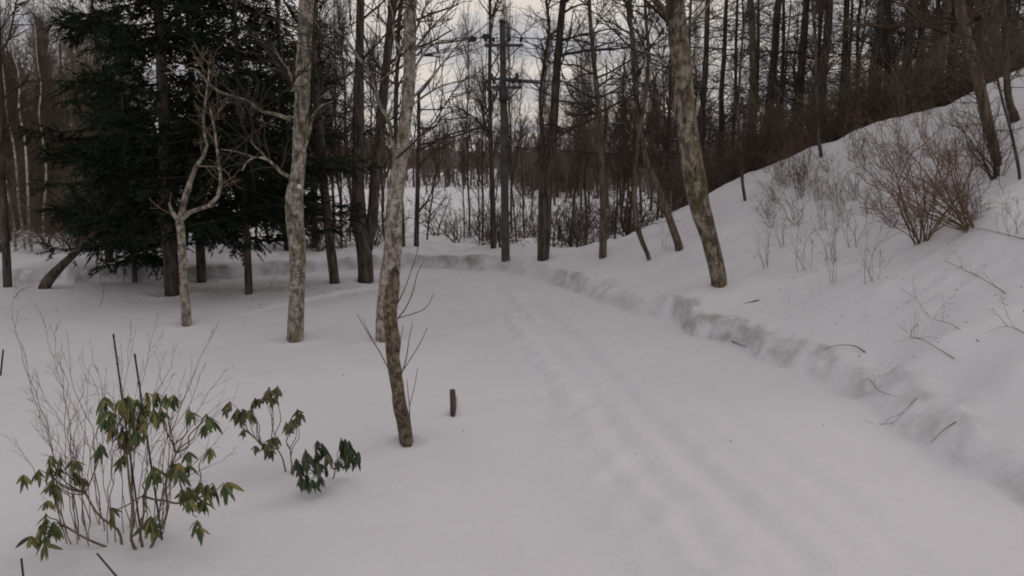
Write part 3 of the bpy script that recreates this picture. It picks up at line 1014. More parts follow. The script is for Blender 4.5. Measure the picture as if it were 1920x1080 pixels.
traced_tree('dark_alder', [(1018, 486, 23), (1021, 440, 22), (1025, 380, 19), (1031, 320, 17), (1038, 240, 16), (1042, 160, 15), (1050, 60, 14), (1056, 0, 12)],
    'dark tree right beside the utility pole with a thinner stem on its left', top=11.5, bark=BARK_DARK, twig=TWIG_DARK, seed=8,
    forks=[[(1012, 472, 9), (1013, 420, 9), (1014, 350, 8), (1017, 250, 8), (1013, 190, 7), (1022, 110, 6), (1030, 50, 5), (1024, 0, 5)]],
    limbs=[[(1042, 150, 4), (1062, 90, 3), (1075, 20, 2)], [(1038, 250, 4), (1080, 235, 3), (1140, 225, 2)]],
    crown=(26, 230, 820), crown_from=.4, ang=(55, 95), up=.05, lower_twigs=14)
traced_tree('slender_tree', [(925, 465, 11), (924, 400, 11), (922, 330, 9), (920, 250, 8), (918, 150, 7), (919, 30, 6)],
    'slender dark tree standing close to the left of the utility pole', top=9.5, bark=BARK_DARK, twig=TWIG_DARK, seed=9, crown=(24, 170, 520), crown_from=.3, Ls=((.8, 1.9), (.4, .9), (.2, .5)), lower_twigs=10)
traced_tree('slender_tree', [(781, 462, 10), (782, 400, 9), (784, 320, 8), (785, 240, 7), (785, 175, 6)],
    'thin dark tree with long drooping side branches right of the tall pale tree', top=0, bark=BARK_DARK, twig=TWIG_DARK, seed=10,
    limbs=[[(785, 178, 4), (800, 160, 3.5), (818, 135, 3), (840, 110, 2), (870, 95, 1.6)], [(783, 272, 5), (815, 265, 4), (850, 250, 3.5), (880, 243, 3), (915, 240, 2)],
           [(782, 285, 5), (825, 262, 4), (865, 252, 3), (905, 235, 2.4), (935, 215, 1.6)], [(782, 320, 5), (805, 290, 4), (830, 275, 3), (860, 262, 2.2), (900, 250, 1.6)],
           [(784, 240, 4), (812, 238, 3), (835, 215, 2.4), (862, 205, 1.8)], [(784, 205, 3), (820, 205, 2.4), (860, 198, 1.6)], [(783, 400, 4), (805, 370, 3), (815, 340, 2)]],
    crown=(8, 70, 220), crown_from=.3, Ls=((.6, 1.3), (.3, .8), (.15, .4)), lower_twigs=10)
traced_tree('brown_tree', [(1130, 482, 15), (1131, 430, 14), (1131, 380, 13), (1128, 300, 12), (1122, 200, 10), (1112, 100, 8), (1105, 0, 7)],
    'brown upright tree in the thicket between utility pole and mossy birch', top=10, bark=BARK_BROWN, twig=TWIG_DARK, seed=11, crown=(30, 220, 700), crown_from=.35, ang=(50, 90), up=.08, lower_twigs=14)
traced_tree('leaning_brown_tree', [(1274, 468, 15), (1262, 430, 14), (1250, 395, 13), (1235, 355, 12), (1215, 310, 11), (1200, 250, 10), (1190, 150, 9), (1184, 60, 8), (1180, 0, 7)],
    'brown tree leaning away from the foot of the mossy birch', top=9.5, bark=BARK_BROWN, twig=TWIG_DARK, seed=12, crown=(26, 200, 600), crown_from=.4, ang=(45, 85), up=.1, lower_twigs=12)
traced_tree('curved_thin_tree', [(1217, 487, 8), (1205, 455, 9), (1194, 420, 10), (1190, 350, 9), (1195, 270, 8), (1210, 180, 8), (1216, 100, 7), (1210, 20, 6)],
    'thin tan stemmed tree with a curved base at the bank edge', top=8.5, bark=BARK_BROWN, twig=TWIG_DARK, seed=13, crown=(24, 170, 520), crown_from=.35, ang=(45, 85), up=.1, lower_twigs=10)
traced_tree('slender_tree', [(754, 462, 13), (752, 400, 12), (748, 330, 11), (742, 240, 9), (745, 120, 8), (752, 0, 7)],
    'thin dark trunk half hidden behind the tall pale tree', top=10, bark=BARK_DARK, twig=TWIG_DARK, seed=14, crown=(20, 140, 420), crown_from=.4, lower_twigs=8)
traced_tree('slender_tree', [(590, 463, 13), (590, 400, 12), (591, 330, 11), (593, 230, 10), (590, 100, 8), (592, 0, 7)],
    'thin dark trunk on the ploughed heap behind the mottled pale tree', top=10, bark=BARK_BROWN, twig=TWIG_DARK, seed=15, crown=(20, 140, 420), crown_from=.45, lower_twigs=6)
traced_tree('dark_edge_tree', [(15, 538, 16), (13, 500, 15), (9, 430, 14), (4, 330, 12), (0, 200, 11), (-4, 60, 10)],
    'dark upright trunk at the ploughed heap beside the slanting trunk', top=9.5, bark=BARK_DARK, twig=TWIG_BROWN, seed=16, crown=(24, 200, 700), crown_from=.3, lower_twigs=8)
traced_tree('slanting_tree', [(82, 541, 21), (95, 520, 19), (112, 502, 16), (130, 484, 14), (150, 466, 12), (175, 440, 10), (205, 405, 8), (235, 360, 6)],
    'dark trunk slanting steeply over the ploughed snow heap', top=0, bark=BARK_DARK, twig=TWIG_BROWN, seed=17, crown=(10, 70, 220), crown_from=.5, Ls=((.6, 1.3), (.3, .8), (.15, .4)))
# trees rooted in the right bank
traced_tree('bank_tree', [(1872, 310, 14), (1862, 270, 18), (1850, 220, 20), (1836, 160, 21), (1815, 80, 20), (1798, 0, 18)],
    'leaning brown tree rooted high on the snowy bank above the big russet bush', top=10.5, bark=BARK_BROWN, twig=TWIG_BROWN, seed=18, crown=(34, 300, 1100), crown_from=.3, ang=(30, 80), lower_twigs=34)
traced_tree('bank_tree', [(1903, 226, 19), (1893, 195, 13), (1888, 150, 12), (1884, 60, 11), (1880, 0, 10)],
    'dark tree with a flared foot near the top of the snowy bank', top=11, bark=BARK_DARK, twig=TWIG_BROWN, seed=19, crown=(30, 260, 900), crown_from=.3, lower_twigs=16)
traced_tree('bank_sapling', [(1912, 336, 6), (1905, 290, 6), (1895, 245, 5), (1880, 190, 5), (1862, 110, 4), (1840, 20, 3)],
    'thin dark sapling leaning over the upper snowy bank', top=7, bark=BARK_DARK, twig=TWIG_BROWN, seed=20, crown=(16, 120, 300), crown_from=.3, Ls=((.5, 1.2), (.3, .7), (.15, .4)))
traced_tree('bank_sapling', [(1397, 376, 6), (1393, 350, 6), (1390, 300, 5), (1384, 220, 5), (1390, 100, 4)],
    'short dark sapling stem at the lower end of the bank crest', top=7, bark=BARK_DARK, twig=TWIG_BROWN, seed=21, crown=(14, 100, 260), crown_from=.35, Ls=((.5, 1.2), (.3, .7), (.15, .4)))
traced_tree('bank_sapling', [(1540, 294, 7), (1534, 262, 7), (1530, 180, 6), (1528, 60, 5)],
    'dark sapling stem standing just below the bank crest', top=8, bark=BARK_DARK, twig=TWIG_BROWN, seed=22, crown=(16, 110, 300), crown_from=.35, Ls=((.5, 1.2), (.3, .7), (.15, .4)))

# ------------------------------------------------------------------ spruces
def spruce(name, base_px, width_px, label, seed, H, r_low, z_low, needles, n_prim, group=None, taper_pow=.8, trunk_mat=None, base=None, blades=34, droop=.28):
    rng = np.random.default_rng(seed)
    B = ground(*base_px) if base is None else np.asarray(base, float)
    root = thing(name, B, label, 'tree', group)
    r0 = .5 * width_px * depth(B) / F_PX
    z = np.linspace(0, 1, 30)
    P = np.c_[np.cumsum(rng.normal(0, .012, 30)), np.cumsum(rng.normal(0, .012, 30)), -.4 + z * (H + .4)]
    R = r0 * (1 - .93 * z)
    link('trunk', Geo().tubes(P[None], knobby(P, R, 12, rng, .04)[None], 12).mesh('trunk', trunk_mat or BARK_DARK), root)
    # primary boughs
    K = 9
    zb = z_low + (H - z_low) * rng.uniform(0, 1, n_prim) ** 1.15 * .97
    az = rng.uniform(0, 2 * np.pi, n_prim)
    f = 1 - (zb - z_low) / (H - z_low)
    Ln = r_low * np.clip(f, .03, 1) ** taper_pow * rng.uniform(.5, 1.22, n_prim) * (1 - .25 * np.exp(-((zb - z_low) / .8)))
    s = np.linspace(0, 1, K)[None]
    rad = Ln[:, None] * s
    dz = -droop * Ln[:, None] * (s * 1.25 - .55 * s ** 3) * rng.uniform(.5, 1.4, n_prim)[:, None] + .05 * Ln[:, None] * s
    px0 = np.interp(zb, P[:, 2], P[:, 0]); py0 = np.interp(zb, P[:, 2], P[:, 1])
    wv = np.cumsum(rng.normal(0, .05, (n_prim, K)), axis=1)
    Pb = np.stack([px0[:, None] + np.cos(az[:, None] + wv * .4) * rad, py0[:, None] + np.sin(az[:, None] + wv * .4) * rad, zb[:, None] + dz + wv * .08 * Ln[:, None]], -1)
    Rb = np.maximum(.012 * Ln[:, None] * (1 - .8 * s), .004)
    g = Geo().tubes(Pb, Rb, 4)
    tag(link('bough', g.mesh('bough', TWIG_DARK), root), kind='stuff')
    # side shoots lie roughly level and hang at their tips
    M = n_prim * 15
    p2, r2 = grow(Pb, Rb, M, rng, .12, 1.0, (.35, .85), (40, 75), -.12, 5, .09, .5, .004, .006, -.07, .35, flat=.25)
    p2 = np.concatenate([p2, Pb[:, -5:]]); r2 = np.concatenate([r2, Rb[:, -5:]])
    # needles: slim blades along every shoot
    N2 = len(p2)
    nb = N2 * blades
    pi = np.repeat(np.arange(N2), blades)
    t = rng.uniform(0, 1, nb) * 3.999
    i = t.astype(int); w = (t - i)[:, None]
    c = p2[pi, i] * (1 - w) + p2[pi, i + 1] * w
    tn = p2[pi, i + 1] - p2[pi, i]; tn /= np.linalg.norm(tn, axis=1, keepdims=True) + 1e-9
    side = np.cross(tn, np.array([0, 0, 1.0])); side /= np.linalg.norm(side, axis=1, keepdims=True) + 1e-9
    sg = rng.choice([-1, 1], nb)[:, None]
    d = tn * rng.uniform(.3, 1.0, nb)[:, None] + side * sg * rng.uniform(.4, 1.1, nb)[:, None] + np.array([0, 0, 1.0]) * rng.normal(-.25, .3, nb)[:, None]
    d /= np.linalg.norm(d, axis=1, keepdims=True)
    l = rng.uniform(.06, .13, nb)[:, None]
    wd = np.cross(d, rng.normal(size=(nb, 3))); wd /= np.linalg.norm(wd, axis=1, keepdims=True)
    wd = wd * rng.uniform(.010, .018, nb)[:, None]
    Vn = np.stack([c - wd, c + wd, c + d * l], 1).reshape(-1, 3)
    g = Geo().tubes(p2, r2, 3)
    g.add(Vn, None, np.arange(nb * 3).reshape(-1, 3))
    link('crown', g.mesh('crown', needles, False), root)
    return root


spruce('spruce_tree', (325, 552), 31, 'big dark spruce with the thickest trunk behind the small forked tree', 31, 14, 3.0, 1.5, NEEDLES, 190, droop=.30)
spruce('spruce_tree', (464, 552), 15, 'dark spruce with a thin bare lower trunk left of the mottled pale tree', 32, 12.5, 2.9, 1.7, NEEDLES, 170, droop=.24)
spruce('spruce_tree', (378, 529), 19, 'dark spruce trunk just behind the thickest spruce', 33, 13, 2.3, 1.7, NEEDLES, 110, droop=.28)
spruce('young_spruce', (252, 530), 10, 'smaller spruce whose lowest green boughs almost touch the snow', 34, 6.5, 1.35, .62, NEEDLES_YOUNG, 80, droop=.25)
spruce('spruce_tree', (205, 492), 16, 'dark spruce beyond the snow heap beside the smaller spruce', 35, 9, 1.7, .9, NEEDLES, 90, droop=.3)
spruce('spruce_tree', (540, 468), 15, 'dark spruce beyond the snow heap behind the mottled pale tree', 36, 11, 2.4, 1.0, NEEDLES, 130, droop=.26)

# ------------------------------------------------------------------ the wood: copies of a few bare trees
PRO = {
    'larch': [forest_proto('larch', 101 + k, 13, .135, BARK_DARK if k % 2 else BARK_BROWN, TWIG_DARK) for k in range(4)],
    'broad': [forest_proto('broad', 111 + k, 10, .12, BARK_DARK if k % 2 else BARK_BROWN, TWIG_BROWN if k != 2 else TWIG_DARK) for k in range(4)],
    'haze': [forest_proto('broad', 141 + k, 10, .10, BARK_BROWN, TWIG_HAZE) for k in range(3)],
    'thin': [forest_proto('thin', 121 + k, 6, .045, BARK_DARK, TWIG_BROWN) for k in range(3)],
    'birch': [forest_proto('thin', 131 + k, 8, .055, BARK_WHITE, TWIG_BROWN) for k in range(2)],
}
rng = np.random.default_rng(41)


def wood_at(kind, px, Y, label, name, group, wid=1.0, hgt=1.0, tilt=.03, sink=0.0):
    x = (px - CX) / F_PX * Y * 1.0
    pr = PRO[kind][rng.integers(len(PRO[kind]))]
    return place(pr, name, (x, Y, hz(x, Y) - sink), label, 'tree', group, rng.uniform(0, 6.28), (wid, hgt), (rng.normal(0, tilt), rng.normal(0, tilt)))


# right: tall straight trunks behind the bank crest
def zone(px, table):
    for lim, txt in table:
        if px < lim:
            return txt
    return table[-1][1]


ZR = [(1400, 'behind the mossy birch'), (1560, 'behind the saplings of the bank crest'), (1780, 'uphill of the large russet bush'), (9999, 'uphill of the leaning bank tree')]
for px, Y, wd in [(1312, 29, 1.0), (1340, 31, .95), (1372, 34, .7), (1398, 28, 1.25), (1424, 29.5, 1.35), (1452, 33, .8), (1488, 28, 1.15), (1508, 35, .8), (1533, 26.5, 1.25),
                  (1562, 28, 1.0), (1590, 34, .7), (1622, 26, 1.25), (1650, 31, .8), (1682, 25.5, 1.15), (1706, 27, 1.0), (1738, 25, 1.0), (1768, 28, 1.0), (1800, 26, 1.0),
                  (1838, 24.5, 1.1), (1872, 27, 1.1), (1915, 24, 1.1), (1950, 26, 1.2), (1285, 36, .8), (1250, 38, .7)]:
    w_ = zone(px, ZR)
    sz = 'stout' if wd > .9 else 'slim'
    wood_at('larch', px, Y, f'{sz} straight dark tree in the crest wood {w_}', 'larch_tree', f'{sz} crest wood trees {w_}', wd, rng.uniform(.9, 1.15), .02)
for k in range(34):
    px = rng.uniform(1290, 1990); Y = rng.uniform(30, 54)
    w_ = zone(px, ZR)
    kd = ('larch', 'broad', 'haze')[k % 3]
    tx_ = 'thin level-branched tree deep' if kd == 'larch' else ('spreading dark-twigged tree deep' if kd == 'broad' else 'spreading grey-brown tree deep')
    wood_at(kd, px, Y, f'{tx_} in the crest wood {w_}', 'crest_wood_tree', f'{tx_} {w_}', rng.uniform(.55, .95), rng.uniform(.8, 1.1), .03)
# centre: slim trees along the far edge of the bend
LAB_C = 'slim sapling in the thicket between utility pole and mossy birch'
for px, Y in [(1072, 30), (1098, 28), (1152, 29), (1168, 33), (1183, 30), (1232, 31), (1240, 35)]:
    wood_at('thin', px, Y, LAB_C, 'slim_tree', 'saplings right of the pole', rng.uniform(.8, 1.2), rng.uniform(.8, 1.2), .05)
LAB_C2 = 'fine-twigged bare tree beyond the thicket between utility pole and mossy birch'
for px, Y in [(1090, 52), (1140, 58), (1200, 44), (1060, 66), (1160, 62), (1120, 74), (1220, 55), (1245, 48), (1180, 64), (1075, 54), (1105, 48), (1235, 62), (1260, 42), (1170, 38), (1130, 70), (1215, 72), (1090, 76), (1265, 56), (1040, 62), (1020, 80)]:
    wood_at('broad' if Y % 3 else 'haze', px, Y, LAB_C2, 'field_edge_tree', 'trees beyond the thicket', rng.uniform(.6, .9), rng.uniform(.75, 1.05), .05)
LAB_P = 'slim sapling at the field edge between utility pole and tall pale tree'
for px, Y in [(800, 30), (870, 33), (900, 28), (968, 30), (985, 34), (905, 30)]:
    wood_at('thin', px, Y, LAB_P, 'slim_tree', 'saplings left of the pole', rng.uniform(.6, .9), rng.uniform(.9, 1.5), .05)
LAB_P2 = 'fine-twigged bare tree at the field edge left of the utility pole'
for px, Y in [(880, 40), (960, 38), (995, 44), (925, 50)]:
    wood_at('broad', px, Y, LAB_P2, 'field_edge_tree', 'fine-twigged trees left of the pole', rng.uniform(.35, .55), rng.uniform(.9, 1.15), .05)
LAB_P3 = 'grey-brown fine-twigged tree far out on the snowy field behind the utility pole'
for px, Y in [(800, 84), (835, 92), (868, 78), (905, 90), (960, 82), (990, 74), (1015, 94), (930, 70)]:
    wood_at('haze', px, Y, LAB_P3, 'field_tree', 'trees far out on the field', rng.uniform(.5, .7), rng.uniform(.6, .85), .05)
LAB_T = 'thin sapling behind the forked dark tree'
for px, Y in [(640, 28), (655, 30), (722, 31)]:
    wood_at('thin', px, Y, LAB_T, 'slim_tree', 'saplings behind the forked dark tree', rng.uniform(.7, 1.0), rng.uniform(.9, 1.2), .04)
LAB_T2 = 'fine-twigged bare tree behind the forked dark tree'
for px, Y in [(662, 36), (610, 42), (700, 44), (640, 48), (720, 52), (585, 36), (625, 35)]:
    wood_at('broad', px, Y, LAB_T2, 'field_edge_tree', 'fine-twigged trees behind the forked dark tree', rng.uniform(.5, .85), rng.uniform(.85, 1.1), .04)
# left: dense brown wood beyond the heap
ZL = [(60, 'around the white birches'), (170, 'beyond the slanting trunk'), (330, 'beyond the smaller spruce'), (9999, 'beyond the big spruces')]
for k in range(84):
    Y = rng.uniform(27, 66)
    px = rng.uniform(-60, 620) if k > 52 else rng.uniform(-60, 230)
    w_ = zone(px, ZL)
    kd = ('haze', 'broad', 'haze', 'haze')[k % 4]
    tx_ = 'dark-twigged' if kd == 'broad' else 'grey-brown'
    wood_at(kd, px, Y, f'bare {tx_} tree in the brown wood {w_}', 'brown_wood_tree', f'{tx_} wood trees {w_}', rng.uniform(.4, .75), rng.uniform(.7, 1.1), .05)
LAB_B = 'thin white-barked birch at the edge of the brown wood'
for px, Y in [(22, 26.2), (43, 26.8), (58, 25.8), (84, 27.4)]:
    x = (px - CX) / F_PX * Y
    place(PRO['birch'][rng.integers(2)], 'white_birch', (x, Y, hz(x, Y)), LAB_B, 'tree', 'white birches', rng.uniform(0, 6.28), (.85, .95), (.01, .05))

# ------------------------------------------------------------------ bushes
def bush(px, py, label, mesh, name='bare_bush', group=None, rot=0.0, sc=1.0, base=None, cat='bush'):
    B = ground(px, py) if base is None else base
    t = thing(name, B, label, cat, group)
    t.rotation_euler = (0, 0, rot)
    t.scale = (sc, sc, sc)
    link('twig', mesh, t)
    return t


BH = [bush_mesh(220 + k, 20, 2.0, .7, TWIG_HAZE, .010, 7, 4, rmin=.0045) for k in range(3)]
BM = [bush_mesh(200 + k, 11, 1.8, .75, TWIG_BROWN if k % 2 else TWIG_HAZE, .016, 4, 2, curv=.24, rmin=.0055) for k in range(4)]
BR = [bush_mesh(210 + k, 18, 1.7, .6, (TWIG_BROWN, TWIG_HAZE, TWIG_RED)[k], .008, 7, 3) for k in range(3)]
# thicket behind the crest
rng = np.random.default_rng(52)
for k in range(120):
    px = 1265 + 670 * ((k * .618) % 1)
    Yc = np.interp(px, [1262, 1400, 1500, 1650, 1800, 1920], [27, 25, 23, 21, 20, 19.3])
    Y = Yc + rng.uniform(.5, 4) if k < 60 else Yc + rng.uniform(4, 16)
    x = (px - CX) / F_PX * Y
    w_ = zone(px, ZR)
    if k < 60:
        lb, nm, ms = f'brown twiggy bush right behind the crest, {w_}', 'thicket_bush', (BR + BH)[k % 6]
    else:
        lb, nm, ms = f'brown bush deeper in the crest wood, {w_}', 'thicket_bush', (BH + BR)[k % 6]
    bush(0, 0, lb, ms, nm, lb, rng.uniform(0, 6.28), rng.uniform(.75, 1.25) if k < 60 else rng.uniform(.9, 1.6), np.array([x, Y, hz(x, Y)]))
# undergrowth along the field edge
ZU = [(945, 'left of the utility pole'), (1100, 'around the dark tree beside the utility pole'), (9999, 'around the brown upright tree')]
for k in range(50):
    px = rng.uniform(790, 1275); Y = rng.uniform(25.5, 36)
    x = (px - CX) / F_PX * Y
    lb = 'tangled undergrowth bush at the field edge ' + zone(px, ZU)
    sc_ = rng.uniform(.5, 1.2) if px < 1000 else rng.uniform(.6, 1.25)
    bush(0, 0, lb, BM[k % 4], 'undergrowth_bush', lb, rng.uniform(0, 6.28), sc_, np.array([x, Y, hz(x, Y)]))
for k in range(34):
    px = rng.uniform(985, 1280); Y = rng.uniform(72, 112)
    x = (px - CX) / F_PX * Y
    lb = 'brown scrub bush out on the field beyond the thicket'
    bush(0, 0, lb, (BH + BR)[k % 6], 'scrub_bush', lb, rng.uniform(0, 6.28), rng.uniform(2.0, 3.2), np.array([x, Y, hz(x, Y)]))
for k in range(14):
    px = rng.uniform(520, 760); Y = rng.uniform(25.5, 32)
    x = (px - CX) / F_PX * Y
    lb = 'dark undergrowth bush beyond the snow heap behind the dark trunks'
    bush(0, 0, lb, BM[k % 4], 'undergrowth_bush', lb, rng.uniform(0, 6.28), rng.uniform(.7, 1.3), np.array([x, Y, hz(x, Y)]))
for k in range(70):
    px = rng.uniform(-40, 300); Y = rng.uniform(24.5, 46)
    x = (px - CX) / F_PX * Y
    lb = 'brown bush at the foot of the wood ' + zone(px, ZL)
    bush(0, 0, lb, (BH + BM)[k % 7], 'undergrowth_bush', lb, rng.uniform(0, 6.28), rng.uniform(.8, 1.4) if Y < 28 else rng.uniform(1.3, 2.3), np.array([x, Y, hz(x, Y)]))
# bushes rooted on the slope
bush(1729, 453, 'large russet bush fanning up from the middle of the snowy slope', bush_mesh(230, 22, 2.3, .85, TWIG_RUST, .013, 6, 3, (-.15, 0), curv=.17), 'russet_bush')
bush(1826, 422, 'brown bush sprawling sideways beside the large russet bush', bush_mesh(231, 18, 2.0, .6, TWIG_RUST, .013, 6, 3, (-1.1, 0), curv=.17), 'sprawling_bush')
bush(1872, 330, 'dense brown bush below the leaning tree on the upper bank', bush_mesh(232, 26, 1.5, .45, TWIG_BROWN, .010, 5, 2, (-.25, 0)), 'dense_bush')
TUFT = [bush_mesh(240 + k, 5, 1.25, .33, TWIG_RED if k % 2 else TWIG_TAN, .006, 4, 2, (-.12, 0), rmin=.0025) for k in range(4)]
for k, (px, py, s, lab) in enumerate([(1509, 507, 1.0, 'thin tan stems rising from the slope above the mossy birch foot'), (1560, 486, 1.0, 'thin dark red stems in the middle of the slope left of the russet bush'),
                                      (1470, 462, .7, 'small wispy tuft uphill of the mossy birch'), (1600, 462, .9, 'wispy tuft close to the russet bush on its downhill side'),
                                      (1636, 528, .9, 'sparse tan stems on the lower slope below the russet bush'), (1565, 530, .7, 'sparse pale stems low on the slope'),
                                      (1440, 500, .7, 'twiggy seedling just uphill of the buried log'), (1650, 400, 1.0, 'reddish wispy bush uphill left of the russet bush'),
                                      (1580, 380, .9, 'reddish tuft on the upper slope'), (1500, 370, .7, 'small reddish tuft near the lower crest'),
                                      (1690, 330, 1.0, 'reddish twigs below the bank crest'), (1620, 310, .8, 'short reddish twigs at the bank crest'),
                                      (1770, 300, 1.0, 'reddish twigs on the upper bank left of the leaning bank tree'), (1450, 400, .6, 'tiny tuft near the lower crest sapling'),
                                      (1735, 255, .9, 'slender twigs at the crest left of the leaning bank tree'), (1900, 440, .7, 'low twigs uphill of the fallen branches'),
                                      (1250, 470, .6, 'low twiggy tuft at the foot of the leaning brown tree'), (1545, 430, .8, 'reddish wisps in the middle of the slope')]):
    bush(px, py, lab, TUFT[k % 4], 'wispy_shrub', None, RNG.uniform(0, .6), s * RNG.uniform(.85, 1.1), cat='shrub')
TUFT2 = [bush_mesh(270 + k, 9, 1.35, .6, TWIG_RUST if k != 1 else TWIG_TAN, .006, 5, 3, (-.3, 0), rmin=.0028, curv=.18) for k in range(3)]
for k in range(44):
    px = RNG.uniform(1400, 1880)
    top_ = np.interp(px, [1400, 1500, 1650, 1800, 1880], [350, 305, 245, 200, 190])
    py = RNG.uniform(top_ + 12, np.interp(px, [1400, 1600, 1880], [430, 450, 420]))
    lab = 'low russet scrub on the upper slope ' + ('left of the large russet bush' if px < 1640 else 'around the large russet bush')
    bush(px, py, lab, TUFT2[k % 3], 'slope_scrub', lab, RNG.uniform(0, .8), RNG.uniform(.5, 1.0), cat='shrub')
for k, (px, py, s, lab) in enumerate([(182, 575, 1.0, 'single bare wand sticking up left of the spruces'), (140, 552, .6, 'low bare twigs near the slanting trunk'), (505, 545, .5, 'low bare twigs on the snow between two spruce trunks'), (405, 545, .4, 'short bare twig by the spruce trunks'), (35, 560, .5, 'low bare twigs beside the dark edge trunk')]):
    bush(px, py, lab, bush_mesh(260 + k, 1, 1.3, .2, TWIG_DARK, .006, 5, 1), 'bare_seedling', None, 0, s, cat='shrub')

# ------------------------------------------------------------------ bare shrub and rhododendrons in the foreground
def stem_curve(a, b, rng, bend=.12, K=14):
    a, b = np.asarray(a, float), np.asarray(b, float)
    L_ = np.linalg.norm(b - a)
    n = 5
    t = np.linspace(0, 1, n)[:, None]
    P = a * (1 - t) + b * t
    P[1:-1] += rng.normal(0, bend * L_ * .35, (n - 2, 3)) * np.array([1, .6, .3])
    P[1:-1, 2] -= .06 * L_ * np.sin(np.pi * t[1:-1, 0])
    return catmull(P, K)


def leaf_mesh(name, L_, Wd, curl, mat):
    n = 6
    V, Q = [], []
    for k in range(n + 1):
        s = k / n
        w = Wd * (math.sin(math.pi * min(1, .04 + s * .96)) ** .75) * (1 - .25 * s) * .5
        x = L_ * s
        z = -curl * L_ * s * s
        V += [(x, -w, z - w * .45), (x, 0, z), (x, w, z - w * .45)]
    for k in range(n):
        i = k * 3
        Q += [(i, i + 3, i + 4, i + 1), (i + 1, i + 4, i + 5, i + 2)]
    return make_mesh(name, V, Q, None, mat)


def rhododendron(label, base_px, whorls, seed, mat, r0=.011, leaf_len=(.10, .15), hubs=None, Yspread=.25, n_leaf=(6, 8), droop=(22, 80)):
    rng = np.random.default_rng(seed)
    B = ground(*base_px)
    root = thing('rhododendron', B, label, 'shrub')
    lm = [leaf_mesh('leaf', leaf_len[0] + (leaf_len[1] - leaf_len[0]) * k / 3, .031 + .003 * k, .12 + .10 * k, mat) for k in range(4)]
    hub3 = []
    extra = Geo()
    lcos = [np.array([v.co[:] for v in m_.vertices]) for m_ in lm]
    lq = np.array([p_.vertices[:] for p_ in lm[0].polygons])
    for (hx_, hy_, hp) in (hubs or []):
        p = at_y(hx_, hy_, B[1] + rng.uniform(-.1, .1))
        o = B - np.array([0, 0, .1]) if hp is None else hub3[hp]
        C = stem_curve(o, p, rng, .10)
        hub3.append(p)
        Rr = np.linspace(r0 * (1.5 if hp is None else 1.1), r0 * .85, len(C))
        link('stem', Geo().tubes((C - B)[None], knobby(C, Rr, 7, rng, .12)[None], 7).mesh('stem', STEM), root)
    for w in whorls:
        px, py, hb = w[0], w[1], w[2]
        nl = w[3] if len(w) > 3 else rng.integers(*n_leaf)
        p = at_y(px, py, B[1] + rng.uniform(-Yspread, Yspread) * (1 if py < base_px[1] - 110 else .4) - max(0, py - base_px[1] + 100) / 100 * .45)
        if hb is None:
            o = B + np.array([rng.normal(0, .05), rng.normal(0, .04), -.08])
        else:
            o = hub3[hb]
        C = stem_curve(o, p, rng, .12)
        Rr = np.linspace(r0 * .8, r0 * .38, len(C))
        st = link('branch', Geo().tubes((C - B)[None], Rr[None], 6).mesh('branch', STEM), root)
        a0 = rng.uniform(0, 6.28)
        for k in range(int(nl)):
            az = a0 + k * 2.399 + rng.normal(0, .15)
            dn = math.radians(rng.uniform(*droop))
            lf = link('leaf', lm[rng.integers(4)], st)
            q = Quaternion((0, 0, 1), az) @ Quaternion((0, 1, 0), dn) @ Quaternion((1, 0, 0), rng.normal(0, .5))
            pos = p - B - np.array([0, 0, rng.uniform(0, .035)])
            lf.matrix_local = Matrix.Translation(Vector(pos)) @ q.to_matrix().to_4x4() @ Matrix.Scale(rng.uniform(.8, 1.1), 4)
        # a second, smaller rosette close by on a side twig: past the limit of separate leaves, joined
        p2_ = p + np.array([rng.normal(0, .045), rng.normal(0, .07), -abs(rng.normal(.03, .03))])
        extra_n = int(nl) + 4
        a0 = rng.uniform(0, 6.28)
        for k in range(extra_n):
            q = Quaternion((0, 0, 1), a0 + k * 2.399) @ Quaternion((0, 1, 0), math.radians(rng.uniform(*droop))) @ Quaternion((1, 0, 0), rng.normal(0, .5))
            M_ = np.array(q.to_matrix()) * rng.uniform(.65, 1.0)
            extra.add(lcos[rng.integers(4)] @ M_.T + (p2_ - B), lq)
    tag(link('foliage', extra.mesh('foliage', mat), root), kind='stuff')
    return root


rhododendron('large leggy rhododendron with drooping green leaf whorls among garden stakes', (268, 1028),
    [(190, 760, 0), (205, 772, 0), (222, 750, 0), (238, 765, 0), (245, 745, 0), (262, 768, 0), (276, 752, 0), (290, 768, 0), (312, 738, 1), (300, 755, 1), (212, 785, 0), (250, 785, 0), (270, 790, 0), (228, 800, 0), (235, 820, 0),
     (240, 740, 0), (275, 735, 0), (196, 745, 0, 5), (92, 868, 2), (112, 852, 2), (135, 862, 2), (72, 880, 2), (98, 895, 2), (140, 885, 2), (108, 915, 2), (85, 962, 3), (100, 978, 3), (84, 1000, 3), (75, 985, 3),
     (288, 872, 4), (282, 885, 4), (325, 868, 5), (335, 880, 5), (375, 900, 5), (362, 915, 5), (400, 905, 5), (420, 905, 5), (388, 925, 5), (340, 915, 5), (378, 935, 5),
     (275, 972, 4), (282, 962, 4), (355, 762, 1, 6), (388, 775, 1, 6), (395, 780, 1, 5), (188, 830, 2, 5), (395, 838, 5, 5), (370, 970, 5, 4), (232, 850, 0, 6), (208, 960, 4, 4)],
    301, LEAF, .008, (.10, .145), hubs=[(238, 850, None), (330, 850, None), (160, 925, None), (120, 985, None), (268, 930, None), (350, 940, 4)])
